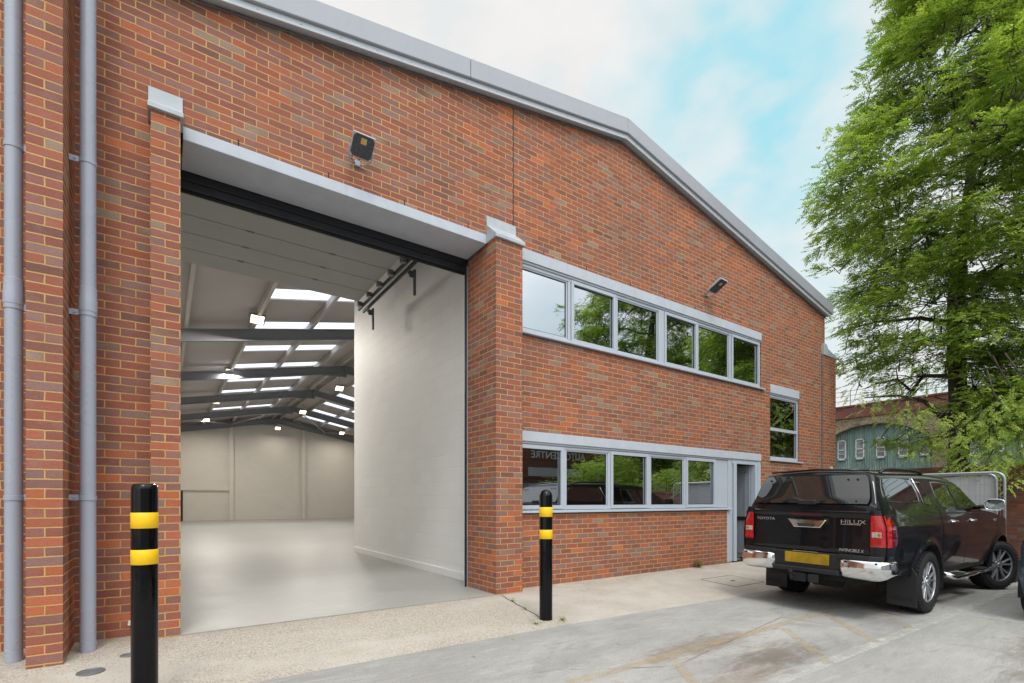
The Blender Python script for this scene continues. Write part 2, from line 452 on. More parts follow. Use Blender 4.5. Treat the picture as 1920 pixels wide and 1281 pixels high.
def yard_mat():
    t = NT('worn_yard_concrete'); p = t.pos()
    big = t.noise(t.mapping(p, (0.6, 1.2, 1)), 0.7, 6, 0.62)
    c = t.ramp(big, [(0.30, srgb(136, 135, 133)), (0.5, srgb(156, 155, 152)), (0.7, srgb(174, 172, 168))])
    fine = t.noise(p, 90, 3)
    sw = t.noise(t.mapping(p, (1, 5.0, 1), rot=(0, 0, 0.25)), 2.4, 6, 0.7, 1.2)
    c = t.mix(t.rng(sw, 0.5, 0.72, 0, 0.35), c, srgb(184, 183, 181))
    c = t.mix(t.rng(sw, 0.48, 0.30, 0, 0.35), c, srgb(116, 115, 114))
    # brown and dark oil stains at certain spots
    for (x, y, sx, sy, rot, k, col) in [(4.3, -2.9, 1.1, 0.22, 0.1, 0.6, (112, 96, 78)), (4.6, -3.45, 0.75, 0.28, -0.5, 0.75, (104, 94, 82)), (3.9, -3.6, 0.6, 0.2, -0.5, 0.45, (128, 106, 86)),
                                       (7.2, -4.75, 1.2, 0.25, -0.25, 0.6, (112, 102, 90)), (3.0, -2.5, 0.7, 0.2, 0.2, 0.4, (130, 128, 126)), (9.5, -5.0, 1.0, 0.3, 0.0, 0.5, (110, 104, 96)),
                                       (8.3, -2.7, 1.6, 0.7, 0.0, 0.5, (120, 116, 112)), (5.8, -4.9, 0.5, 0.16, -0.3, 0.5, (116, 110, 100)), (1.7, -2.35, 0.5, 0.25, 0.1, 0.35, (140, 138, 134))]:
        q = t.mapping(t.vec('SUBTRACT', p, (x, y, 0)), (1 / sx, 1 / sy, 0), rot=(0, 0, 0))
        q = t.vec('ADD', q, t.vec('MULTIPLY', t.node('ShaderNodeVectorMath', operation='SUBTRACT').outputs[0], (0, 0, 0)))
        ln = t.node('ShaderNodeVectorMath', operation='LENGTH'); t.put(ln.inputs[0], q)
        e = t.math('ADD', ln.outputs['Value'], t.math('MULTIPLY_ADD', sw, 1.6, -0.8))
        e = t.math('ADD', e, t.math('MULTIPLY_ADD', t.noise(p, 5, 5, 0.7), 1.6, -0.8))
        c = t.mix(t.rng(e, 1.25, 0.1, 0, k), c, srgb(*col))
    # faint turning tyre arcs
    for (x, y, r, w) in [(4.2, -4.2, 2.1, 0.09), (4.2, -4.2, 2.32, 0.08), (6.6, -4.9, 1.7, 0.1), (1.2, -4.1, 1.5, 0.1)]:
        ln = t.node('ShaderNodeVectorMath', operation='DISTANCE'); t.put(ln.inputs[0], t.mapping(p, (1, 1, 0))); ln.inputs[1].default_value = (x, y, 0)
        dd = t.math('ABSOLUTE', t.math('SUBTRACT', ln.outputs['Value'], r))
        m = t.math('MULTIPLY', t.rng(dd, w, w * 0.3, 0, 1), t.rng(t.noise(p, 3, 5, 0.7), 0.45, 0.65, 0, 0.32))
        tread = t.node('ShaderNodeTexWave'); t.put(tread.inputs['Vector'], t.mapping(p, (1, 1, 0))); tread.inputs['Scale'].default_value = 14
        c = t.mix(t.math('MULTIPLY', m, t.rng(tread.outputs['Fac'], 0.2, 0.8, 0.5, 1)), c, srgb(110, 110, 110))
    g = t.rng(fine, 0.3, 0.7, 0.88, 1.10)
    x = t.node('ShaderNodeVectorMath', operation='SCALE'); t.put(x.inputs[0], c); t.put(x.inputs['Scale'], g)
    # hairline cracks and slab joint
    vr = t.node('ShaderNodeTexVoronoi', feature='DISTANCE_TO_EDGE'); t.put(vr.inputs['Vector'], t.mapping(t.vec('ADD', p, t.vec('MULTIPLY', t.node('ShaderNodeTexNoise').outputs['Color'], (0, 0, 0))), (0.24, 0.5, 0))); vr.inputs['Scale'].default_value = 1.0
    crack = t.math('MULTIPLY', t.rng(vr.outputs['Distance'], 0.006, 0.001, 0, 0.6), t.rng(big, 0.5, 0.6, 0, 1))
    c2 = t.mix(crack, x.outputs[0], srgb(92, 88, 84))
    sp = t.node('ShaderNodeTexVoronoi'); t.put(sp.inputs['Vector'], p); sp.inputs['Scale'].default_value = 34
    pep = t.math('MULTIPLY', t.rng(sp.outputs['Distance'], 0.16, 0.08, 0, 1), t.rng(t.noise(p, 9, 2), 0.56, 0.62, 0, 0.7))
    c2 = t.mix(pep, c2, srgb(104, 98, 90))
    t.set(color=c2, rough=t.rng(big, 0.3, 0.7, 0.72, 0.9))
    t.b.inputs['Specular IOR Level'].default_value = 0.3
    t.bump(t.math('ADD', t.math('MULTIPLY', fine, 0.5), t.math('ADD', t.math('MULTIPLY', sw, 1.0), t.math('MULTIPLY', crack, -2.0))), 0.5, 0.006)
    return t.m
M['yard'] = yard_mat()

def apron_mat():
    t = NT('exposed_aggregate_apron'); p = t.pos()
    v = t.node('ShaderNodeTexVoronoi'); t.put(v.inputs['Vector'], p); v.inputs['Scale'].default_value = 105
    v2 = t.node('ShaderNodeTexVoronoi'); t.put(v2.inputs['Vector'], p); v2.inputs['Scale'].default_value = 52
    sc_ = t.node('ShaderNodeSeparateColor'); t.put(sc_.inputs[0], v.outputs['Color'])
    s2 = t.node('ShaderNodeSeparateColor'); t.put(s2.inputs[0], v2.outputs['Color'])
    agg = t.ramp(sc_.outputs[0], [(0.0, srgb(140, 132, 122)), (0.12, srgb(156, 147, 136)), (0.3, srgb(174, 167, 157)), (0.55, srgb(186, 180, 171)), (0.8, srgb(170, 158, 142)), (0.93, srgb(206, 200, 190)), (1.0, srgb(110, 104, 100))])
    matrix_ = t.ramp(t.noise(p, 2.2, 6, 0.6), [(0.3, srgb(176, 170, 161)), (0.6, srgb(192, 186, 177)), (0.8, srgb(194, 187, 175))])
    wear = t.noise(t.mapping(p, (0.5, 1, 1)), 1.1, 5, 0.6)
    sx = t.node('ShaderNodeSeparateXYZ'); t.put(sx.inputs[0], p)
    bare = t.math('ADD', wear, t.rng(sx.outputs[0], 3.4, 4.0, 0.0, -0.16))     # smoother slab in front of the offices
    f = t.rng(bare, 0.34, 0.56, 0.15, 0.95)
    c = t.mix(f, matrix_, agg)
    c = t.mix(t.math('MULTIPLY', t.rng(s2.outputs[1], 0.93, 0.97, 0, 1), t.rng(v2.outputs['Distance'], 0.4, 0.25, 0, 0.8)), c, srgb(104, 98, 94))
    # sandy wash beside the wall, damp edge
    c = t.mix(t.rng(t.noise(p, 1.7, 5, 0.65), 0.54, 0.74, 0, 0.28), c, srgb(176, 154, 120))
    c = t.mix(t.math('MULTIPLY', t.rng(sx.outputs[1], -0.45, -0.02, 0, 0.4), t.rng(t.noise(p, 6, 5, 0.7), 0.35, 0.6, 0, 1)), c, srgb(140, 122, 98))
    g = t.rng(t.noise(p, 260, 2), 0.3, 0.7, 0.86, 1.12)
    x = t.node('ShaderNodeVectorMath', operation='SCALE'); t.put(x.inputs[0], c); t.put(x.inputs['Scale'], g)
    t.set(color=x.outputs[0], rough=0.9)
    t.b.inputs['Specular IOR Level'].default_value = 0.2
    t.bump(t.math('ADD', t.math('MULTIPLY', v.outputs['Distance'], -0.9), t.math('MULTIPLY', t.noise(p, 20, 4), 0.6)), 0.6, 0.005)
    return t.m
M['apron'] = apron_mat()

def far_ground_mat():
    t = NT('far_tarmac'); p = t.pos()
    t.set(color=t.ramp(t.noise(p, 0.4, 6), [(0.3, srgb(84, 84, 82)), (0.7, srgb(112, 110, 106))]), rough=0.9); return t.m
M['far_ground'] = far_ground_mat()

def worn_paint(name, col, amt):
    t = NT(name); p = t.pos()
    n = t.noise(p, 7, 7, 0.75); n2 = t.noise(t.mapping(p, (1, 3, 1)), 1.6, 4)
    tr = t.node('ShaderNodeBsdfTransparent')
    ms = t.node('ShaderNodeMixShader')
    k = t.math('MULTIPLY', t.rng(n, 0.36, 0.60, 0.25, 1.0), t.rng(n2, 0.3, 0.6, amt * 0.45, amt))
    t.put(ms.inputs[0], k); t.l.new(tr.outputs[0], ms.inputs[1]); t.set(color=col, rough=0.85); t.l.new(t.b.outputs[0], ms.inputs[2])
    t.l.new(ms.outputs[0], t.out.inputs[0]); return t.m
M['yellow_line'] = worn_paint('faded_yellow_marking', srgb(194, 172, 136), 0.42)
M['white_line'] = worn_paint('faded_white_marking', srgb(206, 205, 200), 0.62)

tag(sheet('yard', fr(-14, 16, 60), [-24, -16, -12, -10, -8, -7, -6, -5, -4.5, -4.25, -4.0, -3.75, -3.5, -3.25, -3.0, -2.7, -2.4, -2.1, -1.8, -1.775], 'yard'), kind='structure')
tag(sheet('apron', fr(-14, 16, 60), [-1.775, -1.6, -1.4, -1.2, -1.0, -0.8, -0.6, -0.4, -0.2, 0.0], 'apron', 0.0), kind='structure')
m = MB()
m.quad((-400, -400, -0.45), (600, -400, -0.45), (600, 600, -0.45), (-400, 600, -0.45))
tag(obj('ground', m, 'far_ground'), kind='structure')

def marking(name, a, b, w, mat):
    a = Vector((a[0], a[1], 0)); b = Vector((b[0], b[1], 0)); d = b - a; n = max(2, int(d.length / 0.15)); p = Vector((-d.y, d.x, 0)).normalized() * w / 2
    m = MB()
    for i in range(n + 1):
        c = a + d * i / n
        for s in (-1, 1):
            q = c + p * s; m.v.append((q.x, q.y, ground_z(q.x, q.y) + 0.004))
    for i in range(n): m.f.append((2 * i, 2 * i + 2, 2 * i + 3, 2 * i + 1)); m.mi.append(0)
    return tag(obj(name, m, mat, fix=False), kind='structure')
marking('road_marking', (2.55, -2.93), (7.0, -2.90), 0.10, 'yellow_line')
for a, b in [((3.73, -2.98), (3.25, -3.6)), ((6.72, -2.97), (5.85, -3.80)), ((5.60, -3.03), (4.74, -3.84)), ((7.47, -3.24), (6.80, -3.80)), ((2.9, -3.1), (2.5, -3.5))]:
    marking('road_marking', a, b, 0.10, 'yellow_line')
marking('road_marking', (3.6, -3.80), (11.3, -3.86), 0.11, 'white_line')
marking('road_marking', (8.25, -3.93), (8.02, -5.6), 0.07, 'white_line')

# ------------------------------------------------------------------ the warehouse
def zt(x): return 7.58 - (0.177 if x < 6.28 else 0.190) * abs(x - 6.28)     # top of verge
def ztw(x): return zt(x) - 0.26                                             # brick top, tucked behind the flashing
def zi(x): return 7.20 - 0.19 * abs(x - 6.28)                               # underside of roof liner

def wall_cells(m, xc, zc, holes, y0, y1, top=None):
    """brick wall in the xz plane with openings; xc, zc cut positions; holes (x0,x1,z0,z1)"""
    def solid(i, j):
        if i < 0 or j < 0 or i >= len(xc) - 1 or j >= len(zc) - 1: return False
        cx, cz = (xc[i] + xc[i + 1]) / 2, (zc[j] + zc[j + 1]) / 2
        return not any(a < cx < b and c < cz < d for a, b, c, d in holes)
    def zz(j, x): return top(x) if (top and j == len(zc) - 1) else zc[j]
    for i in range(len(xc) - 1):
        for j in range(len(zc) - 1):
            if not solid(i, j): continue
            a, b = xc[i], xc[i + 1]; z0a, z0b, z1a, z1b = zz(j, a), zz(j, b), zz(j + 1, a), zz(j + 1, b)
            m.quad((a, y0, z0a), (b, y0, z0b), (b, y0, z1b), (a, y0, z1a))
            m.quad((b, y1, z0b), (a, y1, z0a), (a, y1, z1a), (b, y1, z1b))
            if not solid(i - 1, j): m.quad((a, y1, z0a), (a, y0, z0a), (a, y0, z1a), (a, y1, z1a))
            if not solid(i + 1, j): m.quad((b, y0, z0b), (b, y1, z0b), (b, y1, z1b), (b, y0, z1b))
            if not solid(i, j + 1): m.quad((a, y0, z1a), (b, y0, z1b), (b, y1, z1b), (a, y1, z1a))
            if not solid(i, j - 1): m.quad((a, y1, z0a), (b, y1, z0b), (b, y0, z0b), (a, y0, z0a))

WH = thing('warehouse', 'red brick gabled warehouse unit with open loading bay and strip windows', 'warehouse')
WL_, WR_ = -0.70, 13.60
m = MB()
xc = [WL_, 0.10, 3.66, 4.09, 6.28, 9.345, 10.63, 11.0, 12.3, WR_]
zc = [-0.15, 0.0, 1.065, 2.14, 2.275, 3.655, 3.855, 4.905, 5.2]
holes = [(0.10, 3.66, -1, 4.905), (4.09, 10.65, 3.655, 4.905), (4.09, 9.345, 1.065, 2.275), (9.345, 10.63, -0.15, 2.275), (11.0, 12.3, 2.14, 3.855)]
wall_cells(m, xc, zc, holes, 0.0, 0.30, top=None)
# gable above 5.2
g = [WL_, 6.28, WR_]
for a, b in zip(g[:-1], g[1:]):
    for y, fl in ((0.0, 0), (0.30, 1)):
        q = [(a, y, 5.2), (b, y, 5.2), (b, y, ztw(b)), (a, y, ztw(a))]
        m.quad(*(q if not fl else q[::-1]))
    m.quad((a, 0, ztw(a)), (b, 0, ztw(b)), (b, .3, ztw(b)), (a, .3, ztw(a)))
m.quad((WR_, 0, 5.2), (WR_, .3, 5.2), (WR_, .3, ztw(WR_)), (WR_, 0, ztw(WR_)))
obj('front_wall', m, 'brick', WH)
# side walls of the hall (painted block inside, brick outside)
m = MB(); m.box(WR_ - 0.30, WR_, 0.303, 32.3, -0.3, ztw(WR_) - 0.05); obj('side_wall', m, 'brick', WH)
m = MB(); m.box(WR_ - 0.33, WR_ - 0.302, 6.7, 32.0, 0, zi(13.3)); obj('side_lining', m, 'block', WH)
m = MB(); m.box(-1.35, -1.08, 0.32, 32.3, -0.1, zi(-1.1)); obj('side_wall', m, 'block', WH)
m = MB(); m.prism([(-1.08, 0), (13.27, 0), (13.27, zi(13.27)), (6.28, zi(6.28)), (-1.08, zi(-1.08))], 32.0, 32.25); obj('rear_wall', m, 'block_far', WH)
for x in (3.60, 8.10):
    m = MB(); m.box(x - 0.13, x + 0.13, 31.86, 31.998, 0, zi(x) - 0.25); obj('wall_column', m, 'block_far', WH, bevel=0.01)
m = MB(); m.box(-1.07, 3.465, 31.90, 31.997, 1.95, 2.13); obj('wall_band', m, 'block_far', WH)
m = MB(); m.box(0.2, 0.92, 31.93, 31.995, 0.0, 1.93); obj('rear_door', m, 'black_metal', WH)
m = MB(); m.quad((-1.1, -0.205, 0.003), (13.6, -0.205, 0.003), (13.6, 32.1, 0.003), (-1.1, 32.1, 0.003))
# the floor slab only shows through the bay, so it stops at the brick piers
m = MB(); m.box(0.119, 3.639, -0.215, 0.31, -0.10, 0.004); m.box(-1.08, 13.28, 0.31, 32.0, -0.10, 0.004)
obj('hall_floor', m, 'hall_floor', WH)

# piers each side of the bay, and their caps
def pier(x0, x1, y0, y1, z1):
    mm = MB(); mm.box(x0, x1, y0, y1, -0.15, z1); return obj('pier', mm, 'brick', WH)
pier(-0.108, 0.119, -0.21, 0.545, 4.84)
pier(3.640, 4.078, -0.21, 0.545, 4.80)
def pier_cap(x0, x1, zb, zs, zt_, y0=-0.245):
    # wedge cap: drip edge all round, slope up to the wall, little upstand behind
    mm = MB()
    prof = [(y0, zb), (y0, zb + 0.045), (-0.02, zs), (-0.012, zt_), (-0.003, zt_), (-0.003, zb)]
    n = len(prof); vs = [(x0, y, z) for y, z in prof] + [(x1, y, z) for y, z in prof]
    mm.add(vs, [tuple(range(n)), tuple(reversed(range(n, 2 * n)))] + [(i, i + n, (i + 1) % n + n, (i + 1) % n) for i in range(n)])
    return obj('pier_cap', mm, 'cap', WH, bevel=0.004)
pier_cap(-0.132, 0.142, 4.835, 5.03, 5.17)
pier_cap(3.615, 4.105, 4.79, 5.03, 5.165)
# lintel over the bay
m = MB(); m.box(0.142, 3.614, -0.012, 0.535, 4.775, 4.903); obj('lintel', m, 'lintel', WH, bevel=0.006)
# steel head, jambs and seals
m = MB(); m.box(0.119, 3.640, 0.545, 0.60, 4.69, 4.80); m.box(0.119, 3.640, 0.56, 0.66, 4.60, 4.69); obj('door_head', m, 'black_metal', WH, bevel=0.004)
m = MB(); m.box(0.119, 3.640, 0.59, 0.61, 4.572, 4.602); obj('head_seal', m, 'rubber', WH)
for (a, b, c, d) in ((3.585, 3.622, 0.1195, 0.127), ):
    m = MB(); m.box(a + 0.012, b, 0.548, 0.575, 0.004, 4.69); obj('door_jamb', m, 'black_metal', WH, bevel=0.003)
    m = MB(); m.box(b + 0.002, b + 0.016, 0.546, 0.60, 0.004, 4.69); obj('jamb_strip', m, 'metal_grey', WH)
    m = MB(); m.box(c, d, 0.548, 0.70, 0.004, 4.69); obj('door_jamb', m, 'black_metal', WH, bevel=0.003)
m = MB(); m.box(3.606, 3.644, 0.58, 0.60, 0.0, 4.7); m.box(3.645, 3.86, 0.555, 0.62, 0.0, 5.7); m.box(3.70, 3.86, 0.31, 0.55, 0.0, 5.7); obj('jamb_infill', m, 'block', WH)
m = MB(); m.box(-1.08, 0.118, 0.36, 0.62, 0.004, 5.7); obj('jamb_infill', m, 'block', WH)
m = MB(); m.box(-1.08, 3.86, 0.36, 0.60, 4.81, 6.0); obj('head_wall', m, 'block', WH)

# office block inside: partition, return wall, floors, inner partitions
m = MB()
m.add([(3.86, 0.62, 0.0), (4.0, 0.62, 0), (4.0, 6.6, 0), (3.86, 6.6, 0), (3.86, 0.62, zi(3.86) - 0.01), (4.0, 0.62, zi(3.86) - 0.01), (4.0, 6.6, zi(3.86) - 0.01), (3.86, 6.6, zi(3.86) - 0.01)],
      [(0, 3, 2, 1), (4, 5, 6, 7), (0, 1, 5, 4), (1, 2, 6, 5), (2, 3, 7, 6), (3, 0, 4, 7)])
obj('office_wall', m, 'block', WH)
m = MB(); m.box(3.835, 3.859, 0.71, 6.6, 0.004, 0.13); obj('skirting', m, 'block', WH, bevel=0.004)
m = MB(); m.prism([(4.0, 0), (13.27, 0), (13.27, zi(13.27)), (6.28, zi(6.28)), (4.0, zi(4.0))], 6.45, 6.6); obj('office_wall', m, 'plaster', WH)
m = MB(); m.box(4.002, 13.268, 0.32, 6.44, 2.75, 3.05); m.box(4.002, 13.268, 0.32, 6.44, 5.15, 5.25); obj('office_ceiling', m, 'plaster', WH)
m = MB(); m.box(4.002, 13.268, 0.32, 6.44, 0.005, 0.02); m.box(4.002, 13.268, 0.32, 6.44, 3.051, 3.065); obj('office_floor', m, 'carpet', WH)
for (x, z0, z1) in ((10.72, 0.02, 2.75), (10.72, 3.07, 5.15), (9.30, 0.02, 2.75), (8.35, 3.07, 5.15)):
    m = MB(); m.box(x, x + 0.1, 0.9 if x == 8.35 else 0.31, 6.44, z0, z1); obj('office_partition', m, 'plaster', WH)

for (x0, x1, z0, z1) in ((8.62, 8.95, 3.10, 5.10), (8.28, 8.86, 0.95, 2.6), (12.0, 12.25, 2.2, 3.65)):
    m = MB(); n = int((x1 - x0) / 0.03)
    for i in range(n): m.box(x0 + i * 0.03, x0 + i * 0.03 + 0.024, 0.34 + 0.01 * (i % 2), 0.352 + 0.01 * (i % 2), z0, z1)
    obj('blind', m, 'blind', WH)

# ---- roof: liner strips that leave the rooflights open
RL = []      # rooflight y-ranges
for k in range(12):
    yc_ = 13.7 + 2.72 * k - 5.83
    RL.append((yc_ - 0.42, yc_ + 0.36))
RL = [r for r in RL if r[1] < 31.9]
ycuts = [0.05]
for a, b in RL: ycuts += [a, b]
ycuts.append(32.2)
xbands = [(-1.1, 2.03, 0), (2.03, 5.20, 1), (5.20, 6.28, 0), (6.28, 7.36, 0), (7.36, 10.53, 1), (10.53, 13.62, 0)]
m = MB()
def slab(m, x0, x1, y0, y1, th=0.07, dz=0.0):
    f_ = lambda x, y, z: (x, y, z)
    vs = [(x0, y0, zi(x0) + dz), (x1, y0, zi(x1) + dz), (x1, y1, zi(x1) + dz), (x0, y1, zi(x0) + dz)]
    vs += [(x, y, z + th) for x, y, z in vs]
    m.add(vs, [(0, 3, 2, 1), (4, 5, 6, 7), (0, 1, 5, 4), (1, 2, 6, 5), (2, 3, 7, 6), (3, 0, 4, 7)])
for (x0, x1, sk) in xbands:
    if not sk: slab(m, x0, x1, 0.05, 32.2)
    else:
        for i in range(len(ycuts) - 1):
            if i % 2 == 0: slab(m, x0, x1, ycuts[i], ycuts[i + 1])
roof = obj('roof', m, 'liner', WH)
for (x0, x1, sk) in xbands:
    if not sk: continue
    for a, b in RL:
        mm = MB(); slab(mm, x0 + 0.004, x1 - 0.004, a + 0.004, b - 0.004, 0.006, 0.03)
        o = obj('rooflight', mm, 'rooflight', roof); o['group'] = 'rooflights of the hall'
# purlins
for x in (-0.8, 0.43, 2.03, 3.62, 5.20, 6.02, 6.54, 7.36, 8.94, 10.53, 12.1):
    mm = MB(); z = zi(x)
    mm.box(x - 0.012, x + 0.012, 0.4, 31.98, z - 0.21, z - 0.004)
    s = 1 if x < 6.28 else -1
    mm.box(min(x, x + s * 0.07), max(x, x + s * 0.07), 0.4, 31.98, z - 0.215, z - 0.195)
    obj('purlin', mm, 'purlin', WH)
# portal frames
def ibeam(mm, x0, x1, y, d=0.33, w=0.165):
    def seg(a, b, za, zb, t0, t1, y0, y1):
        vs = [(a, y0, za + t0), (b, y0, zb + t0), (b, y1, zb + t0), (a, y1, za + t0), (a, y0, za + t1), (b, y0, zb + t1), (b, y1, zb + t1), (a, y1, za + t1)]
        mm.add(vs, [(0, 3, 2, 1), (4, 5, 6, 7), (0, 1, 5, 4), (1, 2, 6, 5), (2, 3, 7, 6), (3, 0, 4, 7)])
    za, zb = zi(x0) - 0.22, zi(x1) - 0.22
    seg(x0, x1, za, zb, -d, -d + 0.016, y - w / 2, y + w / 2)
    seg(x0, x1, za, zb, -0.016, 0.0, y - w / 2, y + w / 2)
    seg(x0, x1, za, zb, -d + 0.016, -0.016, y - 0.006, y + 0.006)
frames_y = [10.2, 15.6, 21.05, 26.45, 31.75]
for y in frames_y:
    mm = MB(); ibeam(mm, -1.0, 6.27, y); ibeam(mm, 6.29, 13.2, y)
    zr = zi(6.28) - 0.22
    mm.box(6.24, 6.32, y - 0.10, y + 0.10, zr - 0.48, zr + 0.005)      # apex plates
    mm.prism([(5.3, zi(5.3) - 0.54), (6.24, zr - 0.47), (6.24, zr - 0.32), (5.3, zi(5.3) - 0.555)], y - 0.02, y + 0.02)
    for xx in (-1.0, 13.15): mm.box(xx - 0.06, xx + 0.1, y - 0.09, y + 0.09, 0.0, zi(xx) - 0.2)
    obj('portal_frame', mm, 'steel_grey', WH)
# wind bracing in the last bay
for (xa, xb) in ((0.2, 3.5), (6.4, 3.6), (6.6, 9.5), (12.5, 9.6)):
    mm = MB(); mm.tube([(xa, 26.6, zi(xa) - 0.35), (xb, 31.6, zi(xb) - 0.35)], 0.035, 8)
    obj('wind_brace', mm, 'purlin', WH, smooth=True)

# ---- verge flashing
def verge(mm, x0, x1, ya, yb, t0, t1):
    vs = [(x0, ya, zt(x0) + t0), (x1, ya, zt(x1) + t0), (x1, yb, zt(x1) + t0), (x0, yb, zt(x0) + t0)]
    vs += [(x0, ya, zt(x0) + t1), (x1, ya, zt(x1) + t1), (x1, yb, zt(x1) + t1), (x0, yb, zt(x0) + t1)]
    mm.add(vs, [(0, 3, 2, 1), (4, 5, 6, 7), (0, 1, 5, 4), (1, 2, 6, 5), (2, 3, 7, 6), (3, 0, 4, 7)])
for (a, b) in ((-1.1, 3.284), (3.290, 6.279), (6.281, 13.72)):
    mm = MB(); verge(mm, a, b, -0.155, 0.35, -0.255, 0.0); obj('verge_flashing', mm, 'verge', WH, bevel=0.012, seg=3)
for (a, b) in ((-1.1, 6.279), (6.281, 13.66)):
    mm = MB(); verge(mm, a, b, -0.118, -0.09, -0.33, -0.256); verge(mm, a, b, -0.0905, 0.02, -0.30, -0.256)
    n = int((b - a) / 0.42)
    for i in range(n):
        x = a + 0.2 + i * 0.42; z = zt(x) - 0.292
        mm.box(x - 0.007, x + 0.007, -0.126, -0.118, z - 0.007, z + 0.007)
    obj('drip_flashing', mm, 'verge_lip', WH, bevel=0.004)
    mm = MB(); verge(mm, a, b, -0.022, -0.001, -0.345, -0.331); obj('verge_soffit', mm, 'galv', WH)
# outer roof sheet and eaves trim on the right
m = MB()
for (a, b) in ((-1.1, 6.28), (6.28, 13.75)):
    vs = [(a, 0.36, zt(a) - 0.03), (b, 0.36, zt(b) - 0.03), (b, 0.6, zt(b) - 0.03), (a, 0.6, zt(a) - 0.03)]
m.box(13.60, 13.80, 0.36, 32.2, zt(13.7) - 0.30, zt(13.7) - 0.06)
obj('eaves_gutter', m, 'verge', WH, bevel=0.02)

# movement joint, weep vents
m = MB(); m.box(4.058, 4.072, -0.004, 0.0, 5.17, ztw(4.06) - 0.08); obj('movement_joint', m, 'dark_gap', WH)
m = MB(); m.box(13.405, 13.428, -0.020, 0.0, -0.05, 4.93); obj('movement_joint', m, 'galv', WH)
for i, x in enumerate((0.62, 1.52, 2.43, 3.33, 4.62, 5.48, 6.5, 7.4, 8.3, 9.2)):
    m = MB(); m.box(x - 0.006, x + 0.006, -0.003, 0.02, 4.907, 4.972); obj('weep_vent', m, 'dark_gap', WH)

# ---- buttress pier on the right-hand corner
m = MB(); m.box(13.43, 14.13, -0.035, 0.0, -0.3, 4.90); m.box(13.602, 14.13, 0.0, 0.45, -0.3, 4.90); obj('pier', m, 'brick', WH)
m = MB()
poly = [(13.42, 4.885), (14.17, 4.885), (14.17, 4.93), (13.60, 5.05), (13.60, 5.19), (13.42, 5.19)]
m.prism([(13.42, 4.90), (14.17, 4.885), (14.17, 4.925), (13.66, 5.07), (13.58, 5.17), (13.42, 5.19)], -0.06, 0.48); obj('pier_cap', m, 'cap', WH, bevel=0.004)
m = MB(); m.box(13.80, 13.88, -0.075, -0.034, 2.04, 2.13); obj('junction_box', m, 'white_plastic', WH, bevel=0.008)
m = MB(); m.tube([(13.98, -0.042, 2.02), (13.985, -0.052, 1.96), (13.96, -0.044, 1.88)], 0.008, 6); obj('cable', m, 'white_plastic', WH)

# ---- windows
def rect_frame(mm, x0, x1, z0, z1, y0, y1, w):
    mm.box(x0, x1, y0, y1, z1 - w, z1); mm.box(x0, x1, y0, y1, z0, z0 + w)
    mm.box(x0, x0 + w, y0, y1, z0 + w, z1 - w); mm.box(x1 - w, x1, y0, y1, z0 + w, z1 - w)
def window(x0, x1, z0, z1, lights, sill=True, lintel=None, sill_w=None):
    """lights: (x0, x1, opens)"""
    mm = MB(); yf = 0.030; w = 0.045
    mm.box(x0, x1, yf, yf + 0.07, z1 - w, z1); mm.box(x0, x1, yf, yf + 0.07, z0, z0 + w)
    mm.box(x0, x0 + w, yf, yf + 0.07, z0 + w, z1 - w); mm.box(x1 - w, x1, yf, yf + 0.07, z0 + w, z1 - w)
    for i in range(len(lights) - 1):
        xm = (lights[i][1] + lights[i + 1][0]) / 2
        mm.box(xm - 0.026, xm + 0.026, yf + 0.001, yf + 0.07, z0 + w, z1 - w)
    win = obj('window', mm, 'frame', WH, bevel=0.004)
    for (a, b, op) in lights:
        fw = 0.055 if op else 0.022; d = -0.014 if op else 0.012
        mm = MB(); rect_frame(mm, a, b, z0 + (0.012 if op else w), z1 - (0.012 if op else w), yf + d, yf + d + 0.05, fw)
        obj('casement', mm, 'frame', win, bevel=0.004)
        za, zb = z0 + (0.012 if op else w) + fw, z1 - (0.012 if op else w) - fw
        mm = MB(); rect_frame(mm, a + fw, b - fw, za, zb, yf + 0.024, yf + 0.04, 0.010)
        obj('gasket', mm, 'rubber', win)
        mm = MB(); mm.box(a + fw + 0.008, b - fw - 0.008, yf + 0.030, yf + 0.034, za + 0.008, zb - 0.008)
        obj('pane', mm, 'glass', win)
    if sill:
        a, b = sill_w or (x0 - 0.0, x1 + 0.07)
        mm = MB(); vs = [(a, -0.055, z0 - 0.045), (b, -0.055, z0 - 0.045), (b, 0.09, z0 - 0.045), (a, 0.09, z0 - 0.045), (a, -0.055, z0 - 0.014), (b, -0.055, z0 - 0.014), (b, 0.09, z0 - 0.001), (a, 0.09, z0 - 0.001)]
        mm.add(vs, [(0, 3, 2, 1), (4, 5, 6, 7), (0, 1, 5, 4), (1, 2, 6, 5), (2, 3, 7, 6), (3, 0, 4, 7)])
        obj('sill', mm, 'frame', win, bevel=0.005)
    return win
def strip_lintel(x0, x1, z0, z1):
    mm = MB(); mm.box(x0, x1, -0.010, 0.12, z0, z1); obj('lintel', mm, 'lintel', WH, bevel=0.005)
    mm = MB(); mm.box(x0 + 0.002, x1 - 0.002, 0.012, 0.10, z0 - 0.030, z0 - 0.001); obj('window_head', mm, 'frame', WH, bevel=0.003)
strip_lintel(4.092, 10.64, 4.735, 4.903)
window(4.092, 10.64, 3.715, 4.703, [(4.10, 5.115, False), (5.185, 6.165, True), (6.215, 7.25, False), (7.42, 8.39, True), (8.44, 9.46, False), (9.55, 10.61, True)], sill_w=(4.085, 10.73))
m = MB(); m.box(7.26, 7.41, 0.022, 0.08, 3.73, 4.69); obj('window_mullion', m, 'frame', WH, bevel=0.004)
strip_lintel(4.092, 10.625, 2.125, 2.273)
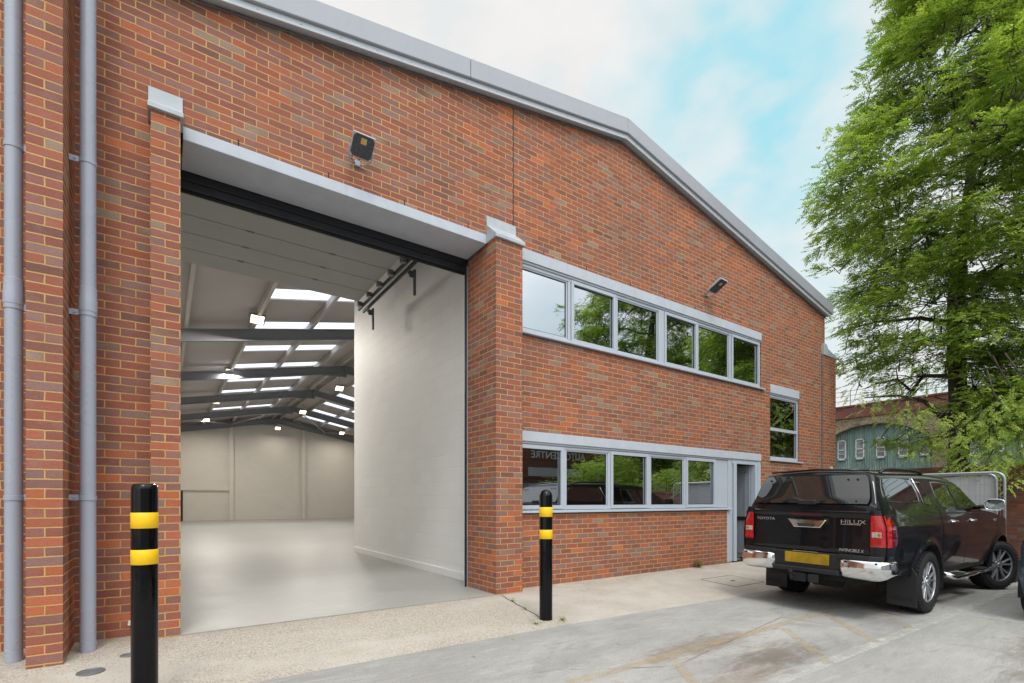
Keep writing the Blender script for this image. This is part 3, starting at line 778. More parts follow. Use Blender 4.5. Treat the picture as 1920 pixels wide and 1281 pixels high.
window(4.092, 9.02, 1.125, 2.093, [(4.10, 5.03, True), (5.085, 5.99, False), (6.05, 6.99, True), (7.06, 7.99, False), (8.05, 8.99, True)], sill_w=(4.085, 9.46))
strip_lintel(11.005, 12.295, 3.66, 3.852)
window(11.005, 12.295, 2.19, 3.628, [(11.02, 12.28, False)], sill_w=(10.97, 12.40))
m = MB(); m.box(11.05, 12.25, 0.02, 0.09, 2.83, 2.90); obj('window_transom', m, 'frame', WH, bevel=0.004)
# panel beside the windows and door set
m = MB(); m.box(9.022, 9.415, 0.035, 0.10, 1.127, 2.092); obj('side_panel', m, 'frame', WH, bevel=0.003)
m = MB()
m.box(9.347, 9.43, -0.004, 0.10, 0.02, 1.078); m.box(9.417, 9.56, 0.02, 0.10, 0.02, 2.093); m.box(9.60, 9.70, 0.0, 0.10, 0.02, 2.03)
m.box(10.40, 10.50, 0.0, 0.10, 0.02, 2.03); m.box(10.51, 10.622, 0.0, 0.11, 0.02, 2.093); m.box(9.56, 10.51, 0.01, 0.10, 2.03, 2.093)
dset = obj('door_frame', m, 'frame', WH, bevel=0.004)
m = MB(); m.box(9.70, 10.40, 0.01, 0.12, -0.02, 0.02); obj('threshold', m, 'black_metal', WH)
m = MB(); m.box(9.561, 9.599, 0.04, 0.06, 0.02, 2.03); obj('door_gap', m, 'metal_grey', WH)
m = MB(); rot = Matrix.Rotation(R(-84), 3, 'Z').inverted()
m.box(10.352, 10.394, 0.10, 0.98, 0.03, 2.02); dl = obj('door', m, 'leaf_door', WH, bevel=0.004)
m = MB(); m.box(10.335, 10.351, 0.14, 0.94, 0.84, 0.92); obj('push_bar', m, 'rubber', dl)
m = MB(); m.box(10.343, 10.351, 0.18, 0.90, 0.12, 0.16); m.box(10.343, 10.351, 0.18, 0.90, 1.86, 1.90); m.box(10.343, 10.351, 0.18, 0.22, 0.12, 1.9); obj('door_moulding', m, 'leaf_door', dl, bevel=0.003)

# ---- open sectional door under the roof
SD = thing('sectional_door', 'pale grey sectional overhead door parked flat under the roof behind the bay lintel', 'overhead door', (1.75, 2.2, 5.28))
zdz = 5.30
pan_y = [0.88 + 0.565 * i for i in range(7)]
for i in range(6):
    m = MB(); m.box(0.02, 3.21, pan_y[i] + 0.007, pan_y[i + 1] - 0.007, zdz, zdz + 0.04)
    o = obj('door_section', m, 'door_panel', SD, bevel=0.003); o.location = (-1.75, -2.2, -5.28)
    if i:
        for x in (1.05, 2.25):
            mm = MB(); mm.box(x - 0.05, x + 0.05, pan_y[i] - 0.02, pan_y[i] + 0.02, zdz - 0.012, zdz - 0.0005)
            h = obj('hinge', mm, 'galv', SD, bevel=0.002); h.location = (-1.75, -2.2, -5.28)
m = MB(); m.box(0.02, 3.21, pan_y[0] - 0.02, pan_y[-1], zdz + 0.0405, zdz + 0.044); o = obj('backing', m, 'dark_gap', SD); o.location = (-1.75, -2.2, -5.28)
for (z, x) in ((5.22, 3.30), (5.20, 3.40)):
    m = MB(); m.box(x, x + 0.006, 0.7, 4.56, z, z + 0.06); m.box(x, x + 0.035, 0.7, 4.56, z, z + 0.006); m.box(x, x + 0.035, 0.7, 4.56, z + 0.055, z + 0.061)
    o = obj('track', m, 'dark_galv', SD); o.location = (-1.75, -2.2, -5.28)
for i in range(1, 7):
    m = MB(); m.box(3.20, 3.29, pan_y[i] - 0.04, pan_y[i] + 0.04, zdz - 0.09, zdz - 0.001)
    m.tube([(3.24, pan_y[i], zdz - 0.03), (3.31, pan_y[i], zdz - 0.03)], 0.022, 10)
    o = obj('roller', m, 'galv', SD, bevel=0.004); o.location = (-1.75, -2.2, -5.28)
for y in (2.2, 4.3):
    m = MB(); m.box(3.51, 3.55, y - 0.02, y + 0.02, 4.80, 5.24); m.box(3.41, 3.55, y - 0.015, y + 0.015, 5.14, 5.18)
    m.box(3.42, 3.52, y - 0.05, y - 0.02, 5.08, 5.19)
    o = obj('track_bracket', m, 'dark_galv', SD, bevel=0.003); o.location = (-1.75, -2.2, -5.28)

# ---- hall lamps (lit)
def hall_lamp(x, y, z, k=1.0):
    t = thing('hall_lamp', LAMP_LABELS.pop(0), 'hanging lamp', (x, y, z), 0, 'lit lamps hanging in the hall')
    rm = Matrix.Rotation(R(-34), 3, 'X')
    m = MB(); m.box(-0.19, 0.19, -0.16, 0.16, 0.0, 0.05, rot=rm); obj('housing', m, 'galv', t, bevel=0.01)
    m = MB(); m.box(-0.155, 0.155, -0.125, 0.125, -0.008, -0.001, rot=rm); obj('lit_face', m, 'led', t)
    m = MB(); m.tube([(-0.20, 0, 0.03), (-0.20, 0, 0.16), (0.20, 0, 0.16), (0.20, 0, 0.03)], 0.008, 6); m.tube([(0, 0, 0.16), (0, 0, zi(x) - z - 0.01)], 0.006, 6); obj('bracket', m, 'galv', t)
    l = bpy.data.lights.new('lamp_light', 'AREA'); l.energy = LAMP_W * k; l.shape = 'RECTANGLE'; l.size = 0.5; l.size_y = 0.5; l.color = (1.0, 0.93, 0.84)
    lo = bpy.data.objects.new('lamp_light', l); COL.objects.link(lo); lo.parent = t; lo.location = (0, 0, -0.14); lo.rotation_euler = (R(-6), 0, 0)
LAMP_W = 210
LAMP_LABELS = ['lit square lamp nearest the loading bay, under the left roof slope', 'lit lamp second from the bay in the left row of the hall',
               'lit lamp third from the bay in the left row of the hall', 'lit lamp in the left row hanging closest to the rear wall',
               'lit lamp under the ridge nearest the bay, just right of the second rafter', 'lit lamp under the ridge halfway down the hall',
               'lit lamp under the ridge right in front of the rear wall', 'lit lamp in the far right corner by the rear wall', 'lit lamp hidden behind the office wall in the right row']
for (x, y) in ((2.03, 9.07), (2.03, 15.7), (2.03, 22.5), (2.03, 29.2)): hall_lamp(x, y, zi(x) - 0.27, 1.5 if y < 10 else 1.0 if y < 29 else 0.6)
for (x, y) in ((6.2, 16.2), (6.2, 23.2), (6.2, 30.6)): hall_lamp(x, y, zi(x) - 1.05, 1.0 if y < 30 else 0.15)
hall_lamp(10.3, 30.2, zi(10.3) - 0.35, 0.3)

# ---- fin wall and neighbouring unit to the left
FW = MB(); FW.box(-0.868, -0.656, -0.62, 0.40, -0.15, 6.05)
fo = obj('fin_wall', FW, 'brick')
fuv = fo.data.uv_layers[0].data
for lp in fo.data.polygons:
    if abs(lp.normal.y) > 0.5:
        for li in lp.loop_indices: fuv[li].uv[0] += 0.868 + 0.0065
tag(fo, 'narrow projecting brick fin wall between two grey drainpipes', 'brick wall')
m = MB(); m.box(-9.0, -0.868, 0.0, 0.30, -0.15, 6.0)
tag(obj('neighbouring_wall', m, 'brick'), 'red brick front wall of the next unit at the left edge', 'brick wall')

# ---- drainpipes
def drainpipe(x, y, joints, brackets, side, label):
    t = thing('drainpipe', label, 'drainpipe', (x, y, ground_z(x, y)), 0, 'grey drainpipes beside the fin wall')
    m = MB(); m.tube([(0, 0, 0.0), (0, 0, 6.3)], 0.055, 28); obj('pipe', m, 'pipe', t, smooth=True, angle=40)
    for z in joints:
        m = MB(); m.lathe([(0.0555, z - 0.005), (0.063, z), (0.063, z + 0.10), (0.0605, z + 0.115), (0.0605, z + 0.20), (0.0555, z + 0.205)], 28); obj('collar', m, 'pipe', t, smooth=True, angle=35)
    for z in brackets:
        m = MB(); m.lathe([(0.0555, z), (0.0605, z + 0.002), (0.0605, z + 0.038), (0.0555, z + 0.04)], 28)
        b = obj('bracket', m, 'pipe', t, smooth=True, angle=35)
        m = MB(); m.box(min(side * 0.058, side * 0.125), max(side * 0.058, side * 0.125), -0.012, 0.0, z + 0.002, z + 0.05)
        m.box(side * 0.085 - 0.008, side * 0.085 + 0.008, -0.02, -0.012, z + 0.02, z + 0.036)
        obj('clip', m, 'pipe', b, bevel=0.002)
drainpipe(-0.535, -0.32, (2.86,), (1.27, 2.82, 4.10), -1, 'grey drainpipe in the recess right of the projecting brick fin')
drainpipe(-0.985, -0.33, (2.82,), (1.27, 2.78, 4.05), 1, 'grey drainpipe at the left edge, left of the projecting brick fin')

# overflow stub, drain covers, manhole
m = MB(); m.tube([(-0.27, 0.02, 0.14), (-0.27, -0.075, 0.125)], 0.012, 12); m.tube([(-0.27, -0.0755, 0.125), (-0.27, -0.077, 0.125)], 0.008, 12)
tag(obj('overflow_pipe', m, 'white_plastic', smooth=True, angle=40), 'short white overflow pipe poking from the brick wall near the ground', 'pipe')
def round_cover(x, y, r, label):
    z = ground_z(x, y)
    m = MB(); m.lathe([(0.0, 0.006), (r * 0.12, 0.006), (r * 0.13, 0.0025), (r * 0.78, 0.003), (r * 0.8, 0.006), (r, 0.006), (r * 1.03, 0.0)], 28)
    o = obj('drain_cover', m, 'galv', loc=(x, y, z + 0.002)); tag(o, label, 'drain cover', 'round metal drain covers in the apron')
round_cover(-0.46, -0.93, 0.085, 'larger round metal drain cover in the apron left of the near bollard')
round_cover(-0.25, -0.62, 0.055, 'small round metal cover in the apron just behind the near bollard')
M['cover_rim'] = paint('cover_joint', srgb(128, 120, 110), 0.9, 0.1, 20)
M['cover'] = paint('concrete_cover', srgb(176, 170, 160), 0.9, 0.08, 9, bump=0.3)
m = MB()
cx, cy = 7.75, -1.10; z = ground_z(cx, cy)
m.box(-0.42, 0.42, -0.30, 0.30, -0.05, 0.003); mc = obj('manhole_cover', m, 'cover', loc=(cx, cy, z)); tag(mc, 'square recessed manhole cover in the pale apron before the door', 'manhole cover')
mc.rotation_euler = (math.atan(0.062), 0, 0)
m = MB(); m.box(-0.05, 0.05, -0.018, 0.018, 0.0035, 0.006); obj('lifting_slot', m, 'dark_gap', mc)
m = MB(); rect_frame(m, -0.43, 0.43, -0.31, 0.31, 0.003, 0.006, 0.008)
m.v = [(x, z_, y + 0.0005) for x, y, z_ in m.v]; obj('rim', m, 'cover_rim', mc)
m = MB()
a, b = Vector((3.70, -0.25, 0)), Vector((3.45, -1.45, 0))
n = 12
for i in range(n + 1):
    q = a.lerp(b, i / n); q.x += 0.01 * math.sin(i * 2.1)
    for s in (-1, 1): m.v.append((q.x + s * 0.006, q.y, ground_z(q.x, q.y) + 0.003))
for i in range(n): m.f.append((2 * i, 2 * i + 2, 2 * i + 3, 2 * i + 1)); m.mi.append(0)
tag(obj('slab_joint', m, 'dark_gap', fix=False), kind='structure')

# ================================================================== bollards
M['boll_black'] = paint('gloss_black_sleeve', srgb(7, 7, 9), 0.09, 0.1, 6, spec=0.32)
M['boll_yellow'] = paint('yellow_reflective_band', srgb(246, 196, 10), 0.45, 0.04, 20)
def bollard(x, y, ztop, dome, bands, label):
    z0 = ground_z(x, y) - 0.03; h = ztop - z0
    t = thing('bollard', label, 'bollard', (x, y, z0), 0, 'black and yellow bollards before the warehouse')
    r = 0.0725
    prof = [(0.0735, 0), (r, 0.01)]
    n = 8; hd = dome
    for i in range(n + 1):
        a = math.pi / 2 * i / n
        e = 1.0 if dome > 0.06 else 0.6
        prof.append((r * (math.cos(a) if dome > 0.06 else (1 - 0.55 * (1 - math.cos(a)) if i < n else 0.0)), h - hd + hd * math.sin(a)))
    if dome <= 0.06:
        prof = [(0.0735, 0), (r, 0.01), (r, h - 0.045), (r * 0.985, h - 0.025), (r * 0.93, h - 0.011), (r * 0.8, h - 0.003), (r * 0.6, h), (0.0005, h + 0.001)]
    m = MB(); m.lathe(prof, 40); obj('sleeve', m, 'boll_black', t, smooth=True, angle=50)
    for a, b in bands:
        m = MB(); m.lathe([(r + 0.0002, h - b), (r + 0.0012, h - b + 0.001), (r + 0.0012, h - a - 0.001), (r + 0.0002, h - a)], 40)
        obj('band', m, 'boll_yellow', t, smooth=True, angle=50)
    return t
bollard(-0.108, -1.85, 1.366, 0.03, [(0.185, 0.285), (0.42, 0.515)], 'near black bollard with flat top and two yellow bands beside the bay')
bollard(3.47, -1.49, 1.384, 0.078, [(0.196, 0.302), (0.445, 0.546)], 'round topped black bollard with two yellow bands before the office windows')

# ================================================================== floodlights
M['flood_glass'] = paint('dark_floodlight_glass', srgb(62, 64, 72), 0.25, 0.04, 8)
M['flood_case'] = paint('floodlight_aluminium', srgb(176, 180, 188), 0.4, 0.04, 8)
M['led_off'] = paint('unlit_led_chip', srgb(190, 176, 130), 0.5, 0.1, 200)
M['led_yel'] = paint('yellow_phosphor', srgb(222, 160, 24), 0.5, 0.1, 200)
def floodlight(x, z, pitch, yaw, w, h, label, off=0.20):
    t = thing('floodlight', label, 'floodlight', (x, 0, z), 0, 'floodlights on the brick gable')
    rm = Matrix.Rotation(yaw, 3, 'Z') @ Matrix.Rotation(pitch, 3, 'X'); org = Vector((0.0, -off, 0.02))
    def P(mm, a, b, c, d, e, f, mi=0): mm.box(a, b, c, d, e, f, mi, rot=rm, org=org)
    m = MB(); P(m, -w / 2, w / 2, -0.012, 0.022, -h / 2, h / 2)
    for i in range(9):
        u = -w / 2 + 0.02 + i * (w - 0.04) / 8; P(m, u - 0.002, u + 0.002, 0.022, 0.045, -h / 2 + 0.02, h / 2 - 0.02)
    obj('case', m, 'flood_case', t, bevel=0.004)
    c = 0.03
    m = MB(); pl = [(-w / 2 + .006 + c, -h / 2 + .006), (w / 2 - .006 - c, -h / 2 + .006), (w / 2 - .006, -h / 2 + .006 + c), (w / 2 - .006, h / 2 - .006 - c), (w / 2 - .006 - c, h / 2 - .006), (-w / 2 + .006 + c, h / 2 - .006), (-w / 2 + .006, h / 2 - .006 - c), (-w / 2 + .006, -h / 2 + .006 + c)]
    m.prism(pl, -0.015, -0.0125); m.v = [tuple(rm @ Vector(v) + org) for v in m.v]; obj('lens', m, 'flood_glass', t)
    m = MB(); P(m, -0.032, 0.032, -0.0165, -0.0152, 0.025, 0.085); ch = obj('led_chip', m, 'led_off', t)
    m = MB(); P(m, -0.026, -0.004, -0.0175, -0.0167, 0.03, 0.075); P(m, 0.014, 0.026, -0.0175, -0.0167, 0.03, 0.06); obj('phosphor', m, 'led_yel', ch)
    m = MB()
    a = rm @ Vector((-w / 2 - 0.012, 0.01, -h * 0.12)) + org; b = rm @ Vector((w / 2 + 0.012, 0.01, -h * 0.12)) + org
    m.tube([a, a + Vector((0, 0.05, -0.05)), Vector((a.x * 0.6, -0.03, -0.07)), Vector((0, -0.02, -0.07)), Vector((b.x * 0.6, -0.03, -0.07)), b + Vector((0, 0.05, -0.05)), b], 0.009, 8)
    m.box(-0.03, 0.03, -0.03, -0.002, -0.10, -0.04); obj('bracket', m, 'flood_case', t, bevel=0.002)
    m = MB(); s = rm @ Vector((-w * 0.3, 0.03, -h / 2)) + org
    m.tube([s, s + Vector((-0.01, 0.01, -0.05)), s + Vector((0.03, 0.03, -0.07)), s + Vector((0.05, 0.08, -0.03)), Vector((0.03, -0.004, 0.0))], 0.005, 8); obj('cable', m, 'rubber', t, smooth=True)
    return t
floodlight(1.84, 5.26, R(50), R(0), 0.25, 0.24, 'dark faced floodlight with a looped cable above the loading bay')
floodlight(8.66, 5.34, R(62), R(2), 0.25, 0.30, 'tilted slim floodlight on the brick above the upper strip window', off=0.24)

# ================================================================== vehicles
def car_paint(name, col, metal=0.0, rough=0.3):
    t = NT(name); p = t.obj()
    t.set(color=col, rough=rough, metal=metal)
    t.b.inputs['Coat Weight'].default_value = 0.85; t.b.inputs['Coat IOR'].default_value = 1.45; t.b.inputs['Coat Roughness'].default_value = 0.015; t.b.inputs['Specular IOR Level'].default_value = 0.1
    dust = t.noise(p, 2.2, 5, 0.6)
    c = t.mix(t.rng(dust, 0.5, 0.8, 0.0, 0.03), col, srgb(120, 112, 100)); t.put(t.b.inputs['Base Color'], c)
    return t.m
M['car_black'] = car_paint('black_car_paint', (0.006, 0.0065, 0.009, 1), 0.0, 0.3)
M['car_blue'] = car_paint('blue_grey_car_paint', (0.16, 0.21, 0.27, 1), 0.35, 0.35)
def dark_glass():
    t = NT('privacy_glass'); t.set(color=(0.012, 0.014, 0.014, 1), rough=0.015); t.b.inputs['Specular IOR Level'].default_value = 0.9
    t.b.inputs['Coat Weight'].default_value = 0.6; t.b.inputs['Coat Roughness'].default_value = 0.0; return t.m
M['car_glass'] = dark_glass()
def chrome():
    t = NT('chrome'); t.set(color=(0.78, 0.79, 0.80, 1), rough=t.rng(t.noise(t.obj(), 8, 3), 0.3, 0.7, 0.04, 0.12), metal=1.0); return t.m
M['chrome'] = chrome()
M['mirror'] = paint('mirror_glass', (0.42, 0.46, 0.46, 1), 0.02, 0.01, 2, metal=1.0)
M['alloy'] = paint('machined_alloy', (0.62, 0.63, 0.66, 1), 0.32, 0.05, 10, metal=0.9)
M['alloy_dark'] = paint('dark_alloy_recess', (0.06, 0.06, 0.07, 1), 0.4, 0.05, 10, metal=0.6)
M['trim'] = paint('black_plastic_trim', (0.012, 0.0125, 0.014, 1), 0.5, 0.1, 20)
M['under'] = paint('dark_underbody', (0.008, 0.008, 0.008, 1), 0.8, 0.2, 5)
M['plate_y'] = paint('yellow_number_plate', srgb(160, 128, 8), 0.5, 0.25, 7)
M['badge'] = paint('chrome_badge', (0.75, 0.76, 0.78, 1), 0.2, 0.02, 5, metal=0.9)
def lens_mat(name, col, em=0.0):
    t = NT(name); p = t.obj()
    br = t.node('ShaderNodeTexVoronoi'); t.put(br.inputs['Vector'], t.mapping(p, (40, 60, 60))); br.inputs['Scale'].default_value = 1.0
    c = t.mix(t.rng(br.outputs['Distance'], 0.1, 0.7, 0, 0.6), col, tuple(q * 0.35 for q in col[:3]) + (1,))
    t.set(color=c, rough=0.12); t.b.inputs['Coat Weight'].default_value = 1.0; t.b.inputs['Coat Roughness'].default_value = 0.02
    return t.m
M['lamp_red'] = lens_mat('red_lamp_lens', (0.62, 0.012, 0.015, 1))
M['lamp_dred'] = lens_mat('deep_red_lamp_lens', (0.13, 0.006, 0.01, 1))
M['lamp_clear'] = lens_mat('clear_lamp_lens', (0.62, 0.55, 0.50, 1))
M['lamp_amber'] = lens_mat('amber_lamp_lens', (0.70, 0.25, 0.03, 1))
def tyre_mat():
    t = NT('tyre_rubber'); t.set(color=(0.014, 0.014, 0.015, 1), rough=0.75); t.b.inputs['Specular IOR Level'].default_value = 0.35; return t.m
M['tyre'] = tyre_mat()

def wheel(parent, x, y, r, w, rim, side, steer=0.0, spokes=6, treads=44):
    """side = -1 right, +1 left; outer face looks towards side*y"""
    s = side
    piv = Matrix.Translation((x, y, r)) @ Matrix.Rotation(steer, 4, 'Z')
    def fin(o):
        o.data.transform(piv); return o
    prof = [(rim, -w / 2 + 0.012), (rim + 0.012, -w / 2), ((r + rim) / 2, -w / 2 - 0.006), (r - 0.045, -w / 2 + 0.004), (r - 0.018, -w / 2 + 0.014), (r - 0.004, -w / 2 + 0.032)]
    prof += [(r, -w * 0.2), (r - 0.009, -w * 0.19), (r - 0.009, -w * 0.16), (r, -w * 0.15), (r, -w * 0.02), (r - 0.009, -w * 0.015), (r - 0.009, w * 0.015), (r, w * 0.02), (r, w * 0.15), (r - 0.009, w * 0.16), (r - 0.009, w * 0.19), (r, w * 0.2)]
    prof += [(r - 0.004, w / 2 - 0.032), (r - 0.018, w / 2 - 0.014), (r - 0.045, w / 2 - 0.004), ((r + rim) / 2, w / 2 + 0.006), (rim + 0.012, w / 2), (rim, w / 2 - 0.012)]
    m = MB(); m.lathe(prof, 72, axis='y')
    for k in range(treads):      # shoulder lugs
        a = 2 * math.pi * k / treads
        for sd in (-1, 1):
            c = Vector((math.cos(a) * (r - 0.006), sd * (w / 2 - 0.036), math.sin(a) * (r - 0.006)))
            rm = Matrix.Rotation(-a, 3, 'Y'); m.box(-0.010, 0.004, -0.026, 0.020, -0.014, 0.014, rot=rm, org=c)
    ty = fin(obj('tyre', m, 'tyre', None, smooth=True, angle=35)); 
    m = MB(); m.lathe([(rim + 0.004, -w / 2 + 0.01), (rim - 0.01, -w / 2 + 0.012), (rim - 0.025, -w * 0.2), (rim - 0.028, w * 0.25), (rim - 0.012, w / 2 - 0.012), (rim + 0.006, w / 2 - 0.004), (rim + 0.006, w / 2 - 0.012)], 56, axis='y')
    m.lathe([(0.0, -0.02 * s), (rim - 0.03, -0.02 * s)], 40, axis='y')
    whl = fin(obj('wheel', m, 'alloy_dark', parent, smooth=True, angle=35))
    ty.parent = whl
    m = MB(); yo = s * (w / 2 - 0.028)
    def bar(p0, p1, w0, w1, d):
        p0 = Vector(p0); p1 = Vector(p1); dr = (p1 - p0).normalized(); pr_ = Vector((-dr.z, 0, dr.x))
        vs = []
        for p, ww in ((p0, w0), (p1, w1)):
            for a, b in ((-1, 0), (1, 0), (0.75, 1), (-0.75, 1)):
                q = p + pr_ * ww * a; q.y += s * (d if b else -0.02); vs.append(q)
        m.add(vs, [(0, 1, 2, 3), (7, 6, 5, 4), (0, 4, 5, 1), (1, 5, 6, 2), (2, 6, 7, 3), (3, 7, 4, 0)])
    for k in range(spokes):
        a = 2 * math.pi * (k + 0.2) / spokes; h = 0.15
        for sg in (-1, 1):
            a1 = a + sg * h * 0.55; a2 = a + sg * h * 1.35
            bar((math.cos(a1) * 0.055, yo - s * 0.012, math.sin(a1) * 0.055), (math.cos(a2) * (rim - 0.008), yo, math.sin(a2) * (rim - 0.008)), 0.017, 0.013, 0.008)
    m.lathe([(rim - 0.016, yo - s * 0.01), (rim - 0.014, yo + s * 0.012), (rim + 0.004, yo + s * 0.014), (rim + 0.005, yo)], 56, axis='y')
    sp = fin(obj('spokes', m, 'alloy', whl, bevel=0.003))
    m = MB(); m.lathe([(0.075, yo - s * 0.02), (0.07, yo + s * 0.0), (0.036, yo + s * 0.006), (0.034, yo + s * 0.02), (0.0005, yo + s * 0.024)], 28, axis='y'); fin(obj('hub_cap', m, 'badge', whl, smooth=True, angle=35))
    m = MB(); m.lathe([(0.155, -0.015 * s), (0.155, 0.005 * s), (0.0005, 0.005 * s)], 32, axis='y'); fin(obj('brake_disc', m, 'galv', whl))
    return whl

def gridmesh(fn, us, vs, skip=None):
    m = MB(); n = len(vs)
    for u in us:
        for v in vs: m.v.append(tuple(fn(u, v)))
    for i in range(len(us) - 1):
        for j in range(n - 1):
            if skip and skip(us[i], us[i + 1], vs[j], vs[j + 1]): continue
            m.f.append((i * n + j, i * n + j + 1, (i + 1) * n + j + 1, (i + 1) * n + j)); m.mi.append(0)
    return m
def lerp_tab(tab, x):
    if x <= tab[0][0]: return tab[0][1]
    for (a, p), (b, q) in zip(tab[:-1], tab[1:]):
        if x <= b:
            t = (x - a) / (b - a); return p + (q - p) * t
    return tab[-1][1]
def smooth_tab(tab, x, w=0.06):
    return sum(lerp_tab(tab, x + w * k / 2) for k in (-2, -1, 0, 1, 2)) / 5

class Vehicle:
    """vehicle body: lower side surface ys(x,z), belt zb(x), roofline zr(x), upper side surface yu(x,z)"""
    def __init__(s, P): s.P = P
    def zb(s, x): return smooth_tab(s.P['belt'], x)
    def zr(s, x): return smooth_tab(s.P['roof'], x, s.P.get('rsm', 0.05))
    def taper(s, x):
        P = s.P; y = 0.0
        a, b = P['rear_t']; 
        if x < a: y -= b * ((a - x) / (a - P['x0'])) ** 2.2
        a, b = P['front_t']
        if x > a: y -= b * ((x - a) / (P['x1'] - a)) ** 2.2
        return y
    def ys(s, x, z):
        P = s.P; y = P['hw'] + s.taper(x)
        zm = P['zm']; y -= P['tuck'] * max(0, (zm - z) / 0.45) ** 2 + P['tumble'] * max(0, (z - zm) / 0.35) ** 2
        for wx in P['axles']:
            r = math.hypot(x - wx, z - P['r']); y += P.get('flare', 0.022) * math.exp(-((r - P['arch'] - 0.01) / 0.05) ** 2) * (1 if z < P['r'] + P['arch'] + 0.2 else 0)
        cz, cd = P['crease']; y += cd * math.exp(-((z - cz) / 0.035) ** 2)
        return y
    def yu(s, x, z):
        zb = s.zb(x); return s.ys(x, zb) - s.P['inset'] - (z - zb) * s.P['lean'] - s.P.get('bulge', 0.0) * 0
    def lower_side(s, sd, x0, x1, name, mat, parent, zlo=None, zhi=None, nx=None, off=0.0):
        P = s.P; nx = nx or int((x1 - x0) / 0.022); us = fr(x0, x1, nx); vs = fr(0, 1, 34)
        zl = lambda x: (zlo(x) if zlo else smooth_tab(P['sill'], x)); zh = lambda x: (zhi(x) if zhi else s.zb(x))
        def snap(x, z):
            for wx in P['axles']:
                dx, dz = x - wx, z - P['r']; r = math.hypot(dx, dz)
                if r < P['arch']:
                    if r < P['arch'] - 0.035: return x, z, True
                    k = P['arch'] / max(r, 1e-6); return wx + dx * k, P['r'] + dz * k, False
            return x, z, False
        def fn(u, v):
            z = zl(u) + (zh(u) - zl(u)) * v; x, z2, ins = snap(u, z)
            return (x, sd * (s.ys(x, z2) + off), z2)
        def skip(a, b, c, d):
            for (u, v) in ((a, c), (a, d), (b, c), (b, d)):
                z = zl(u) + (zh(u) - zl(u)) * v
                if snap(u, z)[2]: return True
            return False
        m = gridmesh(fn, us, vs, skip)
        return obj(name, m, mat, parent, smooth=True)
    def patch(s, surf, quad, name, mat, parent, sd, off=0.004, n=14, k=0.10, both=False):
        """quad: four (x,z) corners (rear-low, front-low, front-high, rear-high) laid on a side surface"""
        (a, b, c, d) = quad
        def fn(u, v):
            uu = u * (1 - k * v * v * abs(u) * 0.5); vv = v * (1 - k * u * u * abs(v) * 0.5)
            p, q = (uu + 1) / 2, (vv + 1) / 2
            x = (a[0] * (1 - p) + b[0] * p) * (1 - q) + (d[0] * (1 - p) + c[0] * p) * q
            z = (a[1] * (1 - p) + b[1] * p) * (1 - q) + (d[1] * (1 - p) + c[1] * p) * q
            e = 0.0 if max(abs(u), abs(v)) < 0.999 else -0.006
            return (x, sd * (surf(x, z) + off + e), z)
        us = [-1, -0.985] + fr(-0.9, 0.9, n) + [0.985, 1]
        return obj(name, gridmesh(fn, us, us), mat, parent, smooth=True)
    def upper(s, x0, x1, name, mat, parent, nx=60):
        P = s.P
        def fn(x, v):
            zb, zr = s.zb(x), max(s.zr(x), s.zb(x) + 0.006); hgt = zr - zb
            sd = 1 if v >= 0 else -1; v = abs(v); rc = min(P.get('rc', 0.11), hgt * 0.8)
            if v > 0.5:                         # side from belt up to the corner
                t = (1 - v) / 0.5; z = zb + (hgt - rc) * t; return (x, sd * s.yu(x, z), z)
            ytop = s.yu(x, zr - rc); rx = min(0.17, ytop * 0.4)
            if v > 0.25:                         # rounded corner
                t = (0.5 - v) / 0.25 * math.pi / 2
                return (x, sd * (ytop - rx * (1 - math.cos(t))), zr - rc + rc * math.sin(t) * 0.93)
            t = v / 0.25; yy = (ytop - rx) * t
            return (x, sd * yy, zr - rc + rc * (0.93 + 0.07 * (1 - t * t)) + 0.018 * (1 - t * t) * min(1, hgt / 0.3))
        vs = [-1, -0.9, -0.75, -0.6, -0.5] + fr(-0.46, -0.25, 6) + fr(-0.2, 0.2, 8) + fr(0.25, 0.46, 6) + [0.5, 0.6, 0.75, 0.9, 1]
        return obj(name, gridmesh(fn, fr(x0, x1, nx), vs), mat, parent, smooth=True)

# ---------------------------------------------------------------- the black pick-up with its canopy
PU = dict(hw=0.885, zm=0.92, tuck=0.05, tumble=0.05, r=0.3875, arch=0.475, axles=(0.0, 3.085), flare=0.03, crease=(1.10, 0.008), x0=-1.22, x1=4.08,
          rear_t=(-0.85, 0.035), front_t=(3.2, 0.20), inset=0.045, lean=0.33, rc=0.10,
          belt=[(-1.3, 1.31), (0.6, 1.285), (1.6, 1.265), (2.75, 1.235), (3.4, 1.15), (3.9, 1.06), (4.1, 1.0)],
          sill=[(-1.3, 0.60), (-0.6, 0.50), (0.6, 0.47), (2.6, 0.47), (3.5, 0.45), (4.1, 0.45)],
          roof=[(-1.22, 1.30), (-1.17, 1.42), (-1.02, 1.735), (-0.94, 1.77), (-0.3, 1.785), (0.5, 1.80), (1.1, 1.79), (1.5, 1.765), (1.8, 1.71), (2.1, 1.545), (2.68, 1.235), (3.2, 1.2)], rsm=0.04)
V = Vehicle(PU)
T = thing('pickup_truck', 'glossy black double cab pick-up with a canopy parked by the grey door', 'pickup truck', (7.90, -2.765, ground_z(7.9, -2.76) + 0.004), R(-1.0))
T.rotation_euler = (R(0.75), 0, R(-1.0))
